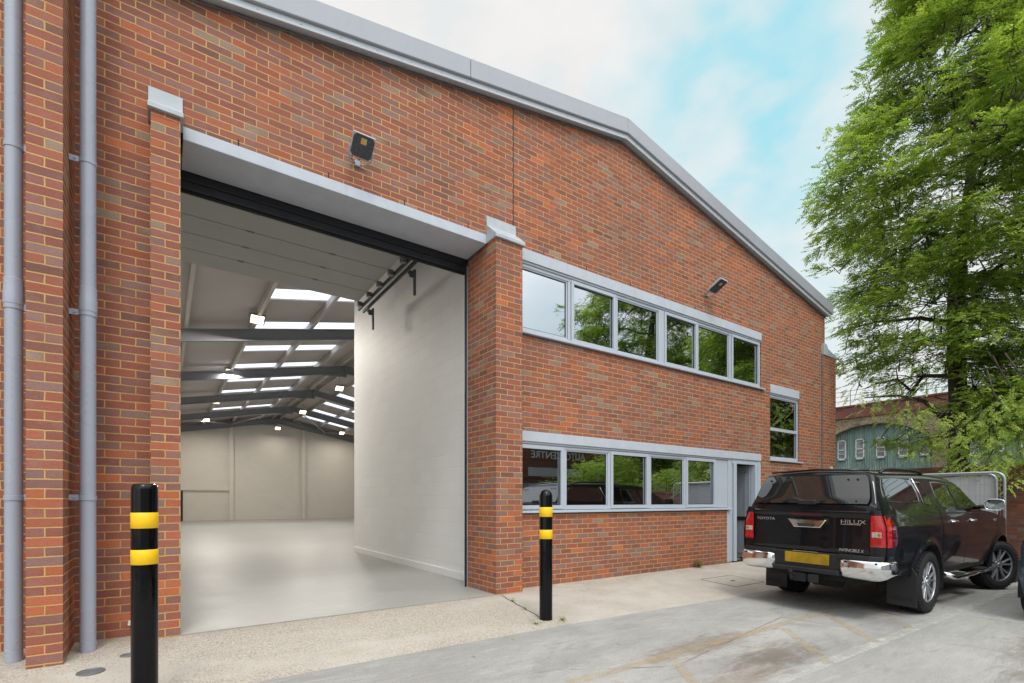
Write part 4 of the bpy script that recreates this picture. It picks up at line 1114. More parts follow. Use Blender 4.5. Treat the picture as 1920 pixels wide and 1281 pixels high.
for sd in (-1, 1):
    V.lower_side(sd, -1.20, 0.515, 'bed_side', 'car_black', T)
    V.lower_side(sd, 0.535, 2.955, 'cab_side', 'car_black', T)
    V.lower_side(sd, 2.965, 4.05, 'front_wing', 'car_black', T)
    # dark seams behind the panel gaps
    V.lower_side(sd, 0.50, 0.55, 'panel_gap', 'under', T, nx=3, off=-0.012)
    V.lower_side(sd, 2.94, 2.98, 'panel_gap', 'under', T, nx=3, off=-0.012)
    for x in (1.46,):
        V.patch(V.ys, ((x - 0.005, 0.52), (x + 0.005, 0.52), (x + 0.005, 1.25), (x - 0.005, 1.25)), 'door_seam', 'under', T, sd, off=0.0012, n=10, k=0)
    V.patch(V.ys, ((0.60, 1.240), (2.55, 1.213), (2.55, 1.232), (0.60, 1.262)), 'waist_trim', 'trim', T, sd, off=0.006, n=16, k=0)
    # arch liners
    for wx in PU['axles']:
        m = MB(); n = 24
        for i in range(n + 1):
            a = math.pi * (-0.08 + 1.16 * i / n)
            for yy, rr in ((0.90 + V.taper(wx), 0.482), (0.50, 0.46)):
                m.v.append((wx + math.cos(a) * rr, sd * yy, 0.3875 + math.sin(a) * rr))
        for i in range(n): m.f.append((2 * i, 2 * i + 1, 2 * i + 3, 2 * i + 2)); m.mi.append(0)
        obj('wheel_arch', m, 'under', T, smooth=True)
    # windows
    V.patch(V.yu, ((-1.02, 1.38), (0.14, 1.37), (0.06, 1.69), (-0.90, 1.69)), 'canopy_side_window', 'car_glass', T, sd, off=0.006, k=0.22)
    V.patch(V.yu, ((0.26, 1.35), (0.50, 1.345), (0.38, 1.66), (0.20, 1.67)), 'quarter_glass', 'car_glass', T, sd, off=0.004, k=0.15)
    V.patch(V.yu, ((0.74, 1.315), (1.38, 1.295), (1.26, 1.675), (0.72, 1.68)), 'rear_door_window', 'car_glass', T, sd, off=0.005, k=0.12)
    V.patch(V.yu, ((1.46, 1.295), (2.38, 1.275), (1.88, 1.62), (1.34, 1.67)), 'front_door_window', 'car_glass', T, sd, off=0.005, k=0.12)
    V.patch(V.yu, ((0.585, 1.29), (0.61, 1.29), (0.43, 1.73), (0.405, 1.73)), 'canopy_seam', 'under', T, sd, off=0.001, k=0)
    # pale window bead of the canopy
    m = MB()
    pts = [(0.185, 1.36), (0.18, 1.5), (0.10, 1.70)]
    m.tube([(x, sd * (V.yu(x, z) + 0.006), z) for x, z in pts], 0.007, 6); obj('window_bead', m, 'chrome', T, smooth=True)
    # handles
    for hx in (0.92, 1.72):
        y = V.ys(hx, 1.13); m = MB()
        m.tube([(hx - 0.10, sd * (y + 0.006), 1.125), (hx - 0.07, sd * (y + 0.035), 1.13), (hx + 0.07, sd * (y + 0.035), 1.13), (hx + 0.10, sd * (y + 0.006), 1.125)], 0.016, 10)
        m.box(hx - 0.06, hx + 0.08, min(sd * (y - 0.01), sd * (y + 0.008)), max(sd * (y - 0.01), sd * (y + 0.008)), 1.10, 1.155)
        obj('door_handle', m, 'chrome', T, smooth=True, bevel=0.004, angle=50)
    # side step
    m = MB(); m.tube([(0.72, sd * 0.80, 0.44), (0.80, sd * 0.93, 0.385), (2.42, sd * 0.93, 0.385), (2.52, sd * 0.80, 0.44)], 0.034, 14); st = obj('side_step', m, 'chrome', T, smooth=True)
    for sx in (0.98, 2.05):
        m = MB(); m.box(sx - 0.17, sx + 0.17, min(sd * 0.83, sd * 0.955), max(sd * 0.83, sd * 0.955), 0.41, 0.425); obj('tread_pad', m, 'trim', st, bevel=0.006)
    # mirror
    mx, mz = 2.08, 1.35; y0 = sd * (V.ys(2.08, 1.25) - 0.05)
    m = MB(); m.tube([(mx + 0.03, y0, mz - 0.04), (mx, sd * 0.96, mz - 0.02)], 0.03, 10)
    ns = 14
    def mf(u, v):
        a = u * 2 * math.pi; w_, h_ = 0.108, 0.080; ca, sa = math.cos(a), math.sin(a)
        sx_ = abs(ca) ** 0.6 * (1 if ca > 0 else -1); sz_ = abs(sa) ** 0.6 * (1 if sa > 0 else -1)
        k = math.sqrt(max(0, 1 - v * v)) if v > 0 else 1
        return (mx - 0.03 + 0.10 * v, sd * 1.045 + w_ * k * sx_, mz + h_ * k * sz_ + 0.005)
    mm = gridmesh(mf, fr(0, 1, 26), [-0.25] + fr(0, 1, 6)); m.add(mm.v, mm.f)
    mir = obj('door_mirror', m, 'car_black', T, smooth=True)
    def mg(u, v): p = mf(u, -0.25); c = Vector((mx - 0.045, sd * 1.045, mz + 0.005)); q = Vector(p); q.x = mx - 0.052; return tuple(c * (1 - v) + q * v * 0.93 + c * (v * 0.07))
    obj('mirror_glass', gridmesh(mg, fr(0, 1, 26), [0.001, 1]), 'mirror', mir)
    m = MB(); m.v = []
    rim_ = [mf(i / 26, -0.25) for i in range(27)]; m.tube([Vector(p) for p in rim_], 0.007, 6, caps=False); obj('mirror_rim', m, 'chrome' if sd < 0 else 'car_black', mir, smooth=True)
    # roof rails on the canopy
    m = MB(); yr = 0.60; m.tube([(-0.72, sd * yr, 1.745), (-0.62, sd * yr, 1.785), (-0.4, sd * yr, 1.805), (0.3, sd * yr, 1.812), (0.52, sd * yr, 1.80), (0.62, sd * yr, 1.765)], 0.018, 10); obj('roof_rail', m, 'trim', T, smooth=True)
V.upper(-1.20, 2.80, 'canopy_and_cab', 'car_black', T, nx=150)
# bonnet and front end
def bon(x, v):
    zb = V.zb(x); y = V.ys(x, zb) * v
    return (x, y, zb + (0.085 * (1 - min(1, max(0, (x - 3.7) / 0.38)) ** 2)) * (1 - abs(v) ** 3.0))
obj('bonnet', gridmesh(bon, fr(2.72, 4.05, 26), fr(-1, 1, 20)), 'car_black', T, smooth=True)
def frn(v, w):
    zb = V.zb(4.05); z = 0.45 + (zb - 0.45) * w; y = V.ys(4.05, z) * v
    return (4.05 + 0.06 * (1 - v * v) + 0.05 * math.sin(w * math.pi) * (1 - 0.6 * v * v), y, z)
obj('front_bumper', gridmesh(frn, fr(-1, 1, 18), fr(0, 1, 12)), 'car_black', T, smooth=True)
m = MB(); m.box(4.08, 4.175, -0.46, 0.46, 0.62, 0.93); obj('grille', m, 'trim', T, bevel=0.02)
for sd in (-1, 1):
    m = MB(); m.box(3.92, 4.125, min(sd * 0.50, sd * 0.72), max(sd * 0.50, sd * 0.72), 0.80, 0.93); obj('headlight', m, 'lamp_clear', T, bevel=0.02)
# windscreen
def ws(u, v):
    x = 1.90 + 0.70 * v; z = V.zr(x) + 0.017; return (x + 0.008, u * (0.60 + 0.10 * v) , z + 0.004 - 0.030 * abs(u) ** 6)
obj('windscreen', gridmesh(ws, fr(-1, 1, 14), fr(0, 1, 10)), 'car_glass', T, smooth=True)
# inner dark mass and underside
m = MB(); m.box(-1.15, 3.95, -0.50, 0.50, 0.42, 1.2); m.box(0.62, 2.45, -0.84, 0.84, 0.44, 1.2); m.box(-1.17, -0.53, -0.84, 0.84, 0.64, 1.25); m.box(0.5, 0.62, -0.84, 0.84, 0.50, 1.2); m.box(3.6, 4.0, -0.70, 0.70, 0.48, 0.98)
m.tube([(0, -0.72, 0.3875), (0, 0.72, 0.3875)], 0.05, 12); m.lathe([(0.0005, -0.13), (0.13, -0.06), (0.14, 0.05), (0.0005, 0.14)], 16, c=(0, 0.0, 0.3875), axis='y')
m.tube([(3.085, -0.7, 0.3875), (3.085, 0.7, 0.3875)], 0.04, 12)
m.tube([(-1.1, -0.45, 0.42), (0.2, -0.40, 0.40), (0.9, -0.35, 0.40)], 0.045, 12); m.lathe([(0.0005, -0.2), (0.16, -0.16), (0.16, 0.16), (0.0005, 0.2)], 16, c=(-0.75, -0.05, 0.44), axis='y')
obj('chassis', m, 'under', T)
# tailgate
def tg(y, w):
    z = 0.765 + (1.285 - 0.765) * w; yy = y
    x = -1.222 + 0.012 * (abs(y) / 0.72) ** 3 - 0.010 * math.exp(-((z - 1.255) / 0.03) ** 2) - 0.006 * math.exp(-((z - 0.83) / 0.05) ** 2)
    if 0.98 < z < 1.24 and abs(y) < 0.60: x += 0.004 * min(1, (0.60 - abs(y)) / 0.03) * min(1, (z - 0.98) / 0.02, (1.24 - z) / 0.02)
    if w < 0.001 or w > 0.999: x += 0.03
    return (x, yy, z)
tailgate = obj('tailgate', gridmesh(tg, fr(-0.692, 0.692, 60), [0, 0.01] + fr(0.03, 0.97, 40) + [0.99, 1]), 'car_black', T, smooth=True)
def trap(mm, y0, y1, z0, z1, inset, x0, x1):
    a = [(y0 + inset, z0), (y1 - inset, z0), (y1, z1), (y0, z1)]
    vs = [(x0, y, z) for y, z in a] + [(x1, y, z) for y, z in a]
    mm.add(vs, [(0, 1, 2, 3), (7, 6, 5, 4)] + [(i, i + 4, (i + 1) % 4 + 4, (i + 1) % 4) for i in range(4)])
m = MB(); trap(m, -0.235, 0.235, 1.060, 1.165, 0.075, -1.236, -1.20); hd = obj('tailgate_handle', m, 'chrome', tailgate, bevel=0.012, seg=3)
m = MB(); trap(m, -0.115, 0.115, 1.072, 1.115, 0.02, -1.2375, -1.230); obj('recess', m, 'alloy_dark', tailgate, bevel=0.006)
m = MB(); m.box(-1.24, -1.22, -0.18, 0.18, 1.222, 1.240); obj('brake_light', m, 'lamp_dred', tailgate, bevel=0.004)
rearM = lambda y, z, x: Matrix(((0, 0, -1, x), (-1, 0, 0, y), (0, 1, 0, z), (0, 0, 0, 1)))
text_mesh('badge', 'TOYOTA', 0.050, 0.005, 'badge', tailgate, rearM(0.655, 1.140, -1.219), sx=1.2)
text_mesh('badge', 'HILUX', 0.066, 0.005, 'badge', tailgate, rearM(-0.385, 1.132, -1.220), sx=1.42)
m = MB(); m.box(-1.224, -1.216, -0.60, -0.39, 1.119, 1.127); obj('badge_line', m, 'badge', tailgate)
text_mesh('badge', 'INVINCIBLE X', 0.050, 0.004, 'badge', tailgate, rearM(-0.375, 0.800, -1.229), shear=0.25, sx=0.85)
# corner posts that carry the lamps
for sd in (-1, 1):
    def cp(t_, w):
        z = 0.60 + (1.30 - 0.60) * w
        a = t_ * math.pi / 2; y1 = V.ys(-1.17, z); x = -1.205 + 0.055 * (1 - math.cos(a)) ; 
        yy = 0.696 + (y1 - 0.696) * math.sin(a); x = -1.212 + (0.035) * (1 - math.cos(a)) * (1.1)
        return (x if t_ < 1 else -1.19, sd * yy, z)
    obj('corner_post', gridmesh(cp, fr(0, 1, 10), fr(0, 1, 16)), 'car_black', T, smooth=True)
    def lamp(name, mat, y0, z0, z1, wrap, off, ylim=None):
        # face on the rear then wrapped round the side to x = wrap
        def fn(u, w):
            z = z0 + (z1 - z0) * w
            if u < 0.5:
                t_ = u / 0.5; y1 = (V.ys(-1.17, z) - 0.012) if ylim is None else ylim
                y = y0 + (y1 - y0) * t_; x = -1.214 - off + 0.030 * (t_ ** 3 if ylim is None else 0)
                return (x, sd * y, z)
            t_ = (u - 0.5) / 0.5; x = -1.180 + (wrap + 1.18) * t_ * (1 - 0.35 * abs(w - 0.42) * 2)
            return (x - 0.0, sd * (V.ys(x, z) + off * 0.7), z)
        us = fr(0, 0.5, 8) + (fr(0.5, 1, 10)[1:] if ylim is None else [])
        return obj(name, gridmesh(fn, us, fr(0, 1, 10)), mat, T, smooth=True)
    tl = lamp('tail_light', 'lamp_red', 0.702, 0.875, 1.235, -1.04, 0.010)
    def side(u, w):
        z = 0.885 + 0.30 * w; x = -1.10 + 0.115 * u * (1 - 0.9 * (abs(w - 0.35)) ** 1.0); return (x, sd * (V.ys(x, z) + 0.012), z)
    o = obj('side_lens', gridmesh(side, fr(0, 1, 8), fr(0, 1, 8)), 'lamp_dred', tl, smooth=True)
    m = MB(); m.box(-1.232, -1.222, min(sd * 0.715, sd * 0.812), max(sd * 0.715, sd * 0.812), 0.985, 1.045); obj('reversing_lens', m, 'lamp_clear', tl, bevel=0.006)
    m = MB(); m.box(-1.231, -1.222, min(sd * 0.715, sd * 0.812), max(sd * 0.715, sd * 0.812), 0.905, 0.978); obj('fog_lens', m, 'lamp_red', tl, bevel=0.006)
    m = MB(); m.box(-1.233, -1.230, min(sd * 0.775, sd * 0.805), max(sd * 0.775, sd * 0.805), 1.0, 1.035); obj('indicator_lens', m, 'lamp_amber', tl)
    # chrome bumper end, with its black top pad
    path = [(-1.262, 0.375), (-1.285, 0.42), (-1.292, 0.55), (-1.288, 0.68), (-1.270, 0.79), (-1.225, 0.865), (-1.14, 0.895), (-1.02, 0.90)]
    prof = [(0.485, -0.055), (0.495, -0.03), (0.52, -0.010), (0.56, 0.002), (0.61, 0.008), (0.655, 0.005), (0.69, -0.002), (0.707, -0.012), (0.715, -0.03)]
    def bp(i, j):
        i = int(i); j = int(j); x, y = path[i]; z, o = prof[j]
        x0_, y0_ = path[max(i - 1, 0)]; x1_, y1_ = path[min(i + 1, len(path) - 1)]
        d = Vector((x1_ - x0_, y1_ - y0_)).normalized(); nx_, ny_ = -d.y, d.x
        if i == 0: o -= 0.03
        zz = z + (0.02 * (0.60 - y) if z < 0.6 else 0) + (0.04 * max(0, i - 4) / 3 if z < 0.56 else 0)
        return (x + nx_ * o, sd * (y + ny_ * o), zz)
    be = obj('bumper_end', gridmesh(bp, range(len(path)), range(len(prof))), 'chrome', T, smooth=True)
    su = be.modifiers.new('subd', 'SUBSURF'); su.levels = 2; su.render_levels = 2
    m = MB(); m.prism([(0, 0)] * 3, 0, 0) if False else None
    poly = [(-1.268, 0.375), (-1.275, 0.55), (-1.265, 0.70), (-1.215, 0.83), (-1.10, 0.875), (-1.0, 0.87), (-1.0, 0.40), (-1.20, 0.36)]
    vs = [(x, sd * y, 0.713) for x, y in poly] + [(x + 0.004, sd * y, 0.768) for x, y in poly]; n = len(poly)
    m = MB(); m.add(vs, [tuple(range(n)), tuple(reversed(range(n, 2 * n)))] + [(i, i + n, (i + 1) % n + n, (i + 1) % n) for i in range(n)]); obj('bumper_pad', m, 'trim', T, bevel=0.008)
    for y_, x_ in ((0.47, -1.2985), (0.78, -1.279)):
        m = MB(); m.tube([(x_ - 0.003, sd * y_, 0.69), (x_ + 0.01, sd * y_, 0.69)], 0.011, 14); obj('parking_sensor', m, 'under', be)
    # mud flap
    m = MB(); x_ = -0.50; ya, yb = (0.61, 0.925)
    vs = []
    for xx in (x_, x_ + 0.012):
        for (y, z) in ((ya, 0.13), (yb, 0.12), (yb + 0.0, 0.50), (0.86, 0.62), (ya, 0.62)): vs.append((xx, sd * y, z))
    m.add(vs, [(0, 1, 2, 3, 4), (9, 8, 7, 6, 5)] + [(i, i + 5, (i + 1) % 5 + 5, (i + 1) % 5) for i in range(5)])
    mf_ = obj('mud_flap', m, 'trim', T, bevel=0.008)
    text_mesh('flap_lettering', 'HILUX', 0.075, 0.002, 'under', mf_, rearM(sd * 0.79 + 0.13, 0.19, x_ - 0.001), sx=1.05)
m = MB(); m.box(-1.245, -1.15, -0.42, 0.42, 0.50, 0.76); m.box(-1.285, -1.15, -0.40, 0.40, 0.50, 0.56); obj('rear_bumper', m, 'trim', T, bevel=0.015, seg=3)
m = MB(); m.box(-1.262, -1.246, -0.28, 0.25, 0.610, 0.742); obj('number_plate', m, 'plate_y', T, bevel=0.003)
m = MB(); m.box(-1.26, -1.24, -0.15, 0.15, 0.755, 0.765); obj('step_insert', m, 'chrome', T)
m = MB(); m.box(-1.26, -0.9, -0.05, 0.05, 0.40, 0.47); m.box(-1.30, -1.24, -0.02, 0.16, 0.38, 0.48); m.tube([(-1.31, 0.12, 0.42), (-1.36, 0.12, 0.42), (-1.37, 0.12, 0.50)], 0.016, 10)
m.lathe([(0.0005, 0.475), (0.02, 0.485), (0.026, 0.50), (0.02, 0.52), (0.0005, 0.527)], 16, c=(-1.37, 0.12, 0.0)); tow = obj('tow_bar', m, 'under', T, bevel=0.006)
m = MB(); m.box(-1.285, -1.25, -0.17, -0.05, 0.38, 0.485); obj('tow_socket', m, 'trim', T, bevel=0.008)
# canopy tail panel that the rear glass sits in
def tp_(u, v):
    z = 1.275 + 0.46 * v; xb = lerp_tab([(1.275, -1.222), (1.34, -1.216), (1.42, -1.178), (1.735, -1.04), (1.765, -1.0)], z)
    hw = V.yu(-1.1, z) - 0.012
    return (xb + 0.025 * abs(u) ** 4, u * hw, z)
obj('canopy_tail', gridmesh(tp_, fr(-1, 1, 24), fr(0, 1, 16)), 'car_black', T, smooth=True)
# rear glass of the canopy on its slope
def rg(u, v):
    z = 1.365 + 0.345 * v; xb = lerp_tab([(1.30, -1.225), (1.42, -1.182), (1.735, -1.044)], z) 
    hw = (0.70 - 0.08 * v)
    e = 0.0
    uu = u * (1 - 0.05 * (2 * v - 1) ** 4)
    return (xb - 0.022 - 0.012 * (1 - u * u), uu * hw, z + 0.004)
rgo = obj('rear_window', gridmesh(rg, fr(-1, 1, 30), fr(0, 1, 14)), 'car_glass', T, smooth=True)
m = MB(); m.box(-1.245, -1.195, -0.11, 0.11, 1.35, 1.41); obj('canopy_handle', m, 'trim', rgo, bevel=0.015, seg=3)
for y in (-0.42, -0.52, 0.42, 0.52):
    m = MB(); m.tube([(-1.118, y, 1.66), (-1.05, y, 1.665)], 0.012, 10); obj('glass_fixing', m, 'trim', rgo)
for y in (-0.55, 0.55):
    for z in (1.37, 1.40):
        m = MB(); m.tube([(-1.225, y, z), (-1.16, y, z)], 0.010, 10); obj('glass_fixing', m, 'trim', rgo)
m = MB(); m.tube([(-0.98, -0.58, 1.775), (-0.985, 0.0, 1.80), (-0.98, 0.58, 1.775)], 0.014, 8); obj('canopy_lip', m, 'car_black', T, smooth=True)
# small chrome script plates on the door
for (x_, z_, l_) in ((2.80, 1.10, 0.10), (2.78, 0.66, 0.09)):
    m = MB(); y = V.ys(x_, z_)
    for i in range(3): m.box(x_ + i * l_ / 3, x_ + i * l_ / 3 + l_ * 0.25, -y - 0.004, -y + 0.004, z_, z_ + 0.035)
    obj('badge', m, 'badge', T)
wheel(T, 0.0, -0.77, 0.3875, 0.262, 0.262, -1); wheel(T, 0.0, 0.77, 0.3875, 0.262, 0.262, 1)
wheel(T, 3.085, -0.79, 0.3875, 0.262, 0.262, -1, steer=R(-24)); wheel(T, 3.085, 0.77, 0.3875, 0.262, 0.262, 1, steer=R(-24))

# ---------------------------------------------------------------- blue-grey hatchback, its corner at the right edge
HB = dict(hw=0.86, zm=0.72, tuck=0.05, tumble=0.05, r=0.31, arch=0.355, axles=(0.0, 2.45), flare=0.03, crease=(0.86, 0.006), x0=-0.50, x1=3.25,
          rear_t=(-0.05, 0.10), front_t=(2.5, 0.22), inset=0.03, lean=0.36, rc=0.10,
          belt=[(-0.6, 0.92), (0.3, 0.94), (2.0, 0.90), (2.7, 0.82), (3.25, 0.66)], sill=[(-0.6, 0.30), (0.4, 0.22), (2.1, 0.22), (3.3, 0.26)],
          roof=[(-0.50, 0.93), (-0.42, 1.12), (-0.18, 1.38), (0.1, 1.45), (0.9, 1.47), (1.4, 1.42), (2.15, 0.93), (2.6, 0.90)], rsm=0.06)
VH = Vehicle(HB)
K = thing('hatchback_car', 'blue-grey small car whose rear corner shows at the right edge', 'car', (8.86, -5.195, ground_z(8.8, -5.2) + 0.003), R(0.0))
for sd in (-1, 1):
    VH.lower_side(sd, -0.49, 3.24, 'body_side', 'car_blue', K)
    VH.patch(VH.yu, ((-0.1, 0.98), (0.72, 0.98), (0.72, 1.34), (0.12, 1.33)), 'rear_side_window', 'car_glass', K, sd, k=0.15)
    VH.patch(VH.yu, ((0.80, 0.98), (1.95, 0.96), (1.38, 1.30), (0.80, 1.34)), 'front_side_window', 'car_glass', K, sd, k=0.12)
    VH.patch(VH.ys, ((0.74, 0.30), (0.75, 0.30), (0.75, 0.92), (0.74, 0.92)), 'door_seam', 'under', K, sd, off=0.001, k=0)
    m = MB(); m.box(-0.552, -0.44, min(sd * 0.44, sd * 0.62), max(sd * 0.44, sd * 0.62), 0.66, 0.88); obj('tail_light', m, 'lamp_red', K, bevel=0.02)
    m = MB(); m.box(3.10, 3.27, min(sd * 0.42, sd * 0.62), max(sd * 0.42, sd * 0.62), 0.52, 0.64); obj('headlight', m, 'lamp_clear', K, bevel=0.02)
    for wx in (0.0, 2.45):
        m = MB(); n = 20
        for i in range(n + 1):
            a = math.pi * (-0.05 + 1.1 * i / n)
            for yy, rr in ((0.85 + VH.taper(wx), 0.36), (0.5, 0.35)): m.v.append((wx + math.cos(a) * rr, sd * yy, 0.31 + math.sin(a) * rr))
        for i in range(n): m.f.append((2 * i, 2 * i + 1, 2 * i + 3, 2 * i + 2)); m.mi.append(0)
        obj('wheel_arch', m, 'under', K, smooth=True)
        wheel(K, wx, sd * 0.745, 0.31, 0.19, 0.20, sd, treads=36, spokes=5)
VH.upper(-0.49, 2.3, 'cabin', 'car_blue', K, nx=80)
def hb_end(x_, sgn):
    def fn(v, w):
        zb = VH.zb(x_); z = lerp_tab(HB['sill'], x_) + (zb - lerp_tab(HB['sill'], x_)) * w
        return (x_ + sgn * (0.035 * (1 - v * v) + 0.04 * math.sin(w * math.pi)), VH.ys(x_, z) * v, z)
    return gridmesh(fn, fr(-1, 1, 16), fr(0, 1, 12))
m = MB(); m.box(-0.575, -0.50, -0.26, 0.26, 0.50, 0.61); obj('number_plate', m, 'plate_y', K, bevel=0.004)
m = MB(); m.box(-0.57, -0.44, -0.66, 0.66, 0.30, 0.40); obj('bumper_trim', m, 'trim', K, bevel=0.02)
obj('rear_bumper', hb_end(-0.49, -1), 'car_blue', K, smooth=True); obj('front_bumper', hb_end(3.24, 1), 'car_blue', K, smooth=True)
def hb_bon(x, v): return (x, VH.ys(x, VH.zb(x)) * v, VH.zb(x) + 0.07 * (1 - abs(v) ** 3))
obj('bonnet', gridmesh(hb_bon, fr(2.1, 3.24, 20), fr(-1, 1, 16)), 'car_blue', K, smooth=True)
def hb_ws(u, v): x = 1.46 + 0.62 * v; return (x + 0.01, u * (0.56 + 0.12 * v), VH.zr(x) + 0.02 - 0.03 * abs(u) ** 6)
obj('windscreen', gridmesh(hb_ws, fr(-1, 1, 12), fr(0, 1, 8)), 'car_glass', K, smooth=True)
def hb_rg(u, v): z = 1.0 + 0.33 * v; x = lerp_tab([(0.93, -0.50), (1.12, -0.42), (1.38, -0.18)], z); return (x - 0.03, u * (0.64 - 0.10 * v), z)
obj('rear_window', gridmesh(hb_rg, fr(-1, 1, 12), fr(0, 1, 8)), 'car_glass', K, smooth=True)
m = MB(); m.box(-0.44, 3.1, -0.55, 0.55, 0.22, 0.85); m.box(0.4, 2.1, -0.78, 0.78, 0.22, 0.85); obj('chassis', m, 'under', K)

# ================================================================== right-hand side: brick wall, mesh fence
m = MB(); m.box(13.4, 13.62, -12.0, -2.0, -0.6, 1.50)
m.box(13.385, 13.635, -12.0, -1.99, 1.50, 1.575)
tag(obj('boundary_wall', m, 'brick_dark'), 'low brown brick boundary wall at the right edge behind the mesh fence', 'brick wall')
m = MB(); m.box(21.8, 22.1, -9.0, 16.0, -0.6, 2.42)
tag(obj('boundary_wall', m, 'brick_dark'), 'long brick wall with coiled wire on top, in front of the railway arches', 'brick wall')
m = MB(); pts = []
N = 1500
for i in range(N):
    s = i / N * 25.0; a = i * 2 * math.pi / 14.0
    pts.append((21.95 + 0.16 * math.cos(a), -9 + s, 2.58 + 0.16 * math.sin(a) + 0.03 * math.sin(s * 3)))
m.tube(pts, 0.007, 4)
tag(obj('razor_wire', m, 'galv'), 'coil of wire along the top of the far brick wall', 'wire')

def mesh_sheet():
    t = NT('fence_mesh_sheet'); p = t.pos()
    sp = t.node('ShaderNodeSeparateXYZ'); t.put(sp.inputs[0], p)
    w = t.math('FRACT', t.math('MULTIPLY', sp.outputs[1], 14.0))
    st = t.rng(w, 0.0, 0.5, 0.86, 0.97)
    st = t.math('SUBTRACT', st, t.rng(t.noise(p, 1.5, 4), 0.4, 0.7, 0.0, 0.12))
    tr = t.node('ShaderNodeBsdfTransparent'); t.set(color=srgb(214, 212, 212), rough=0.6)
    ms = t.node('ShaderNodeMixShader'); t.put(ms.inputs[0], st); t.l.new(tr.outputs[0], ms.inputs[1]); t.l.new(t.b.outputs[0], ms.inputs[2]); t.l.new(ms.outputs[0], t.out.inputs[0])
    return t.m
M['mesh_sheet'] = mesh_sheet()
M['galv_light'] = paint('bright_galvanised_tube', srgb(172, 178, 182), 0.35, 0.08, 14, metal=0.3)
def fence_panel(x, y0, y1, zt_, label):
    z0 = ground_z(x, (y0 + y1) / 2) + 0.08
    t = thing('mesh_fence_panel', label, 'fence panel', (x, y1, z0 - 0.08), 0, 'temporary mesh fence panels')
    L = y0 - y1; H_ = zt_ - z0
    m = MB(); c = 0.13; pts = [(0, 0.0, 0.0), (0, 0.0, H_ - c)]
    for i in range(1, 6):
        a = math.pi / 2 * i / 6; pts.append((0, c * (1 - math.cos(a)), H_ - c + c * math.sin(a)))
    pts += [(0, c, H_), (0, L - c, H_)]
    for i in range(1, 6):
        a = math.pi / 2 * i / 6; pts.append((0, L - c + c * math.sin(a), H_ - c * (1 - math.cos(a))))
    pts += [(0, L, H_ - c), (0, L, 0)]
    m.tube(pts, 0.021, 12); m.tube([(0, 0, 0.12), (0, L, 0.12)], 0.016, 8)
    obj('frame', m, 'galv_light', t, smooth=True)
    m = MB()
    n = int(L / 0.055)
    for i in range(1, n):
        y = L * i / n; m.box(-0.0018, 0.0018, y - 0.0018, y + 0.0018, 0.12, H_)
    for i in range(1, 9):
        z = 0.12 + (H_ - 0.12) * i / 9; m.box(-0.0032, -0.0002, 0, L, z - 0.002, z + 0.002)
    obj('wire_mesh', m, 'galv_light', t)
    m = MB(); m.box(0.022, 0.024, 0.02, L - 0.02, 0.14, H_ - 0.04); obj('debris_sheet', m, 'mesh_sheet', t)
    for yy in (0.0, L):
        m = MB(); m.box(-0.11, 0.11, yy - 0.16, yy + 0.16, -0.07, 0.06); obj('foot_block', m, 'rubber', t, bevel=0.02)
fence_panel(12.56, 0.10, -3.36, 1.84, 'mesh fence panel with pale sheeting standing further back behind the pick-up')
m = MB()
t = thing('mesh_fence_panel', 'front mesh fence panel whose rounded tube corner shows right of the door mirror', 'fence panel', (12.40, -3.50, ground_z(12.4, -3.5)), 0, 'temporary mesh fence panels')
pts = [(0, 0, 0.06), (0, 0, 1.82)] + [(0, 0.14 * (1 - math.cos(a)), 1.82 + 0.14 * math.sin(a)) for a in (0.3, 0.6, 0.9, 1.2)] + [(0, 0.14, 1.96), (0, 3.3, 1.96), (0, 3.42, 1.85), (0, 3.44, 0.06)]
m.tube(pts, 0.021, 12); obj('frame', m, 'galv_light', t, smooth=True)
m = MB()
for i in range(1, 60): m.box(-0.0018, 0.0018, 3.44 * i / 60 - 0.0018, 3.44 * i / 60 + 0.0018, 0.1, 1.95)
for i in range(1, 9): m.box(-0.0032, -0.0002, 0, 3.44, 1.95 * i / 9 - 0.002, 1.95 * i / 9 + 0.002)
obj('wire_mesh', m, 'galv_light', t)
m = MB(); m.box(-0.11, 0.11, -0.16, 0.16, 0, 0.13); obj('foot_block', m, 'rubber', t, bevel=0.02)

# ================================================================== railway viaduct with green-clad arches
def stock_brick():
    t = NT('old_stock_brick'); uv = t.uv()
    n = t.noise(uv, 0.9, 8, 0.7); n2 = t.noise(uv, 7, 6, 0.75)
    c = t.ramp(n, [(0.3, srgb(92, 82, 70)), (0.5, srgb(146, 130, 104)), (0.7, srgb(172, 154, 122))])
    c = t.mix(t.rng(n2, 0.45, 0.62, 0, 0.75), c, srgb(58, 54, 50))
    t.set(color=c, rough=0.95); t.bump(n2, 0.8, 0.05); return t.m
M['stock'] = stock_brick()
def green_clad():
    t = NT('green_corrugated_cladding'); uv = t.uv()
    sp = t.node('ShaderNodeSeparateXYZ'); t.put(sp.inputs[0], uv)
    n = t.noise(t.mapping(uv, (1.5, 0.25, 1)), 1.6, 6, 0.65)
    c = t.ramp(n, [(0.3, srgb(98, 122, 114)), (0.55, srgb(122, 146, 138)), (0.75, srgb(150, 168, 162))])
    t.set(color=c, rough=0.6); return t.m
M['green_clad'] = green_clad()
M['sash'] = paint('white_sash_frame', srgb(205, 204, 196), 0.6, 0.08, 8)
M['sash_glass'] = paint('grimy_window_glass', srgb(120, 124, 132), 0.15, 0.35, 2.2)
VX = 40.0
VI = thing('railway_viaduct', 'old brick railway viaduct whose arches are closed with green corrugated cladding', 'viaduct', (VX, 0, 0))
arches = [(8.35, 3.35), (0.55, 3.35), (-7.25, 3.35), (16.15, 3.35)]
def arch_z(dy, hw): return 4.55 + 2.05 * math.sqrt(max(0, 1 - (dy / hw) ** 2))
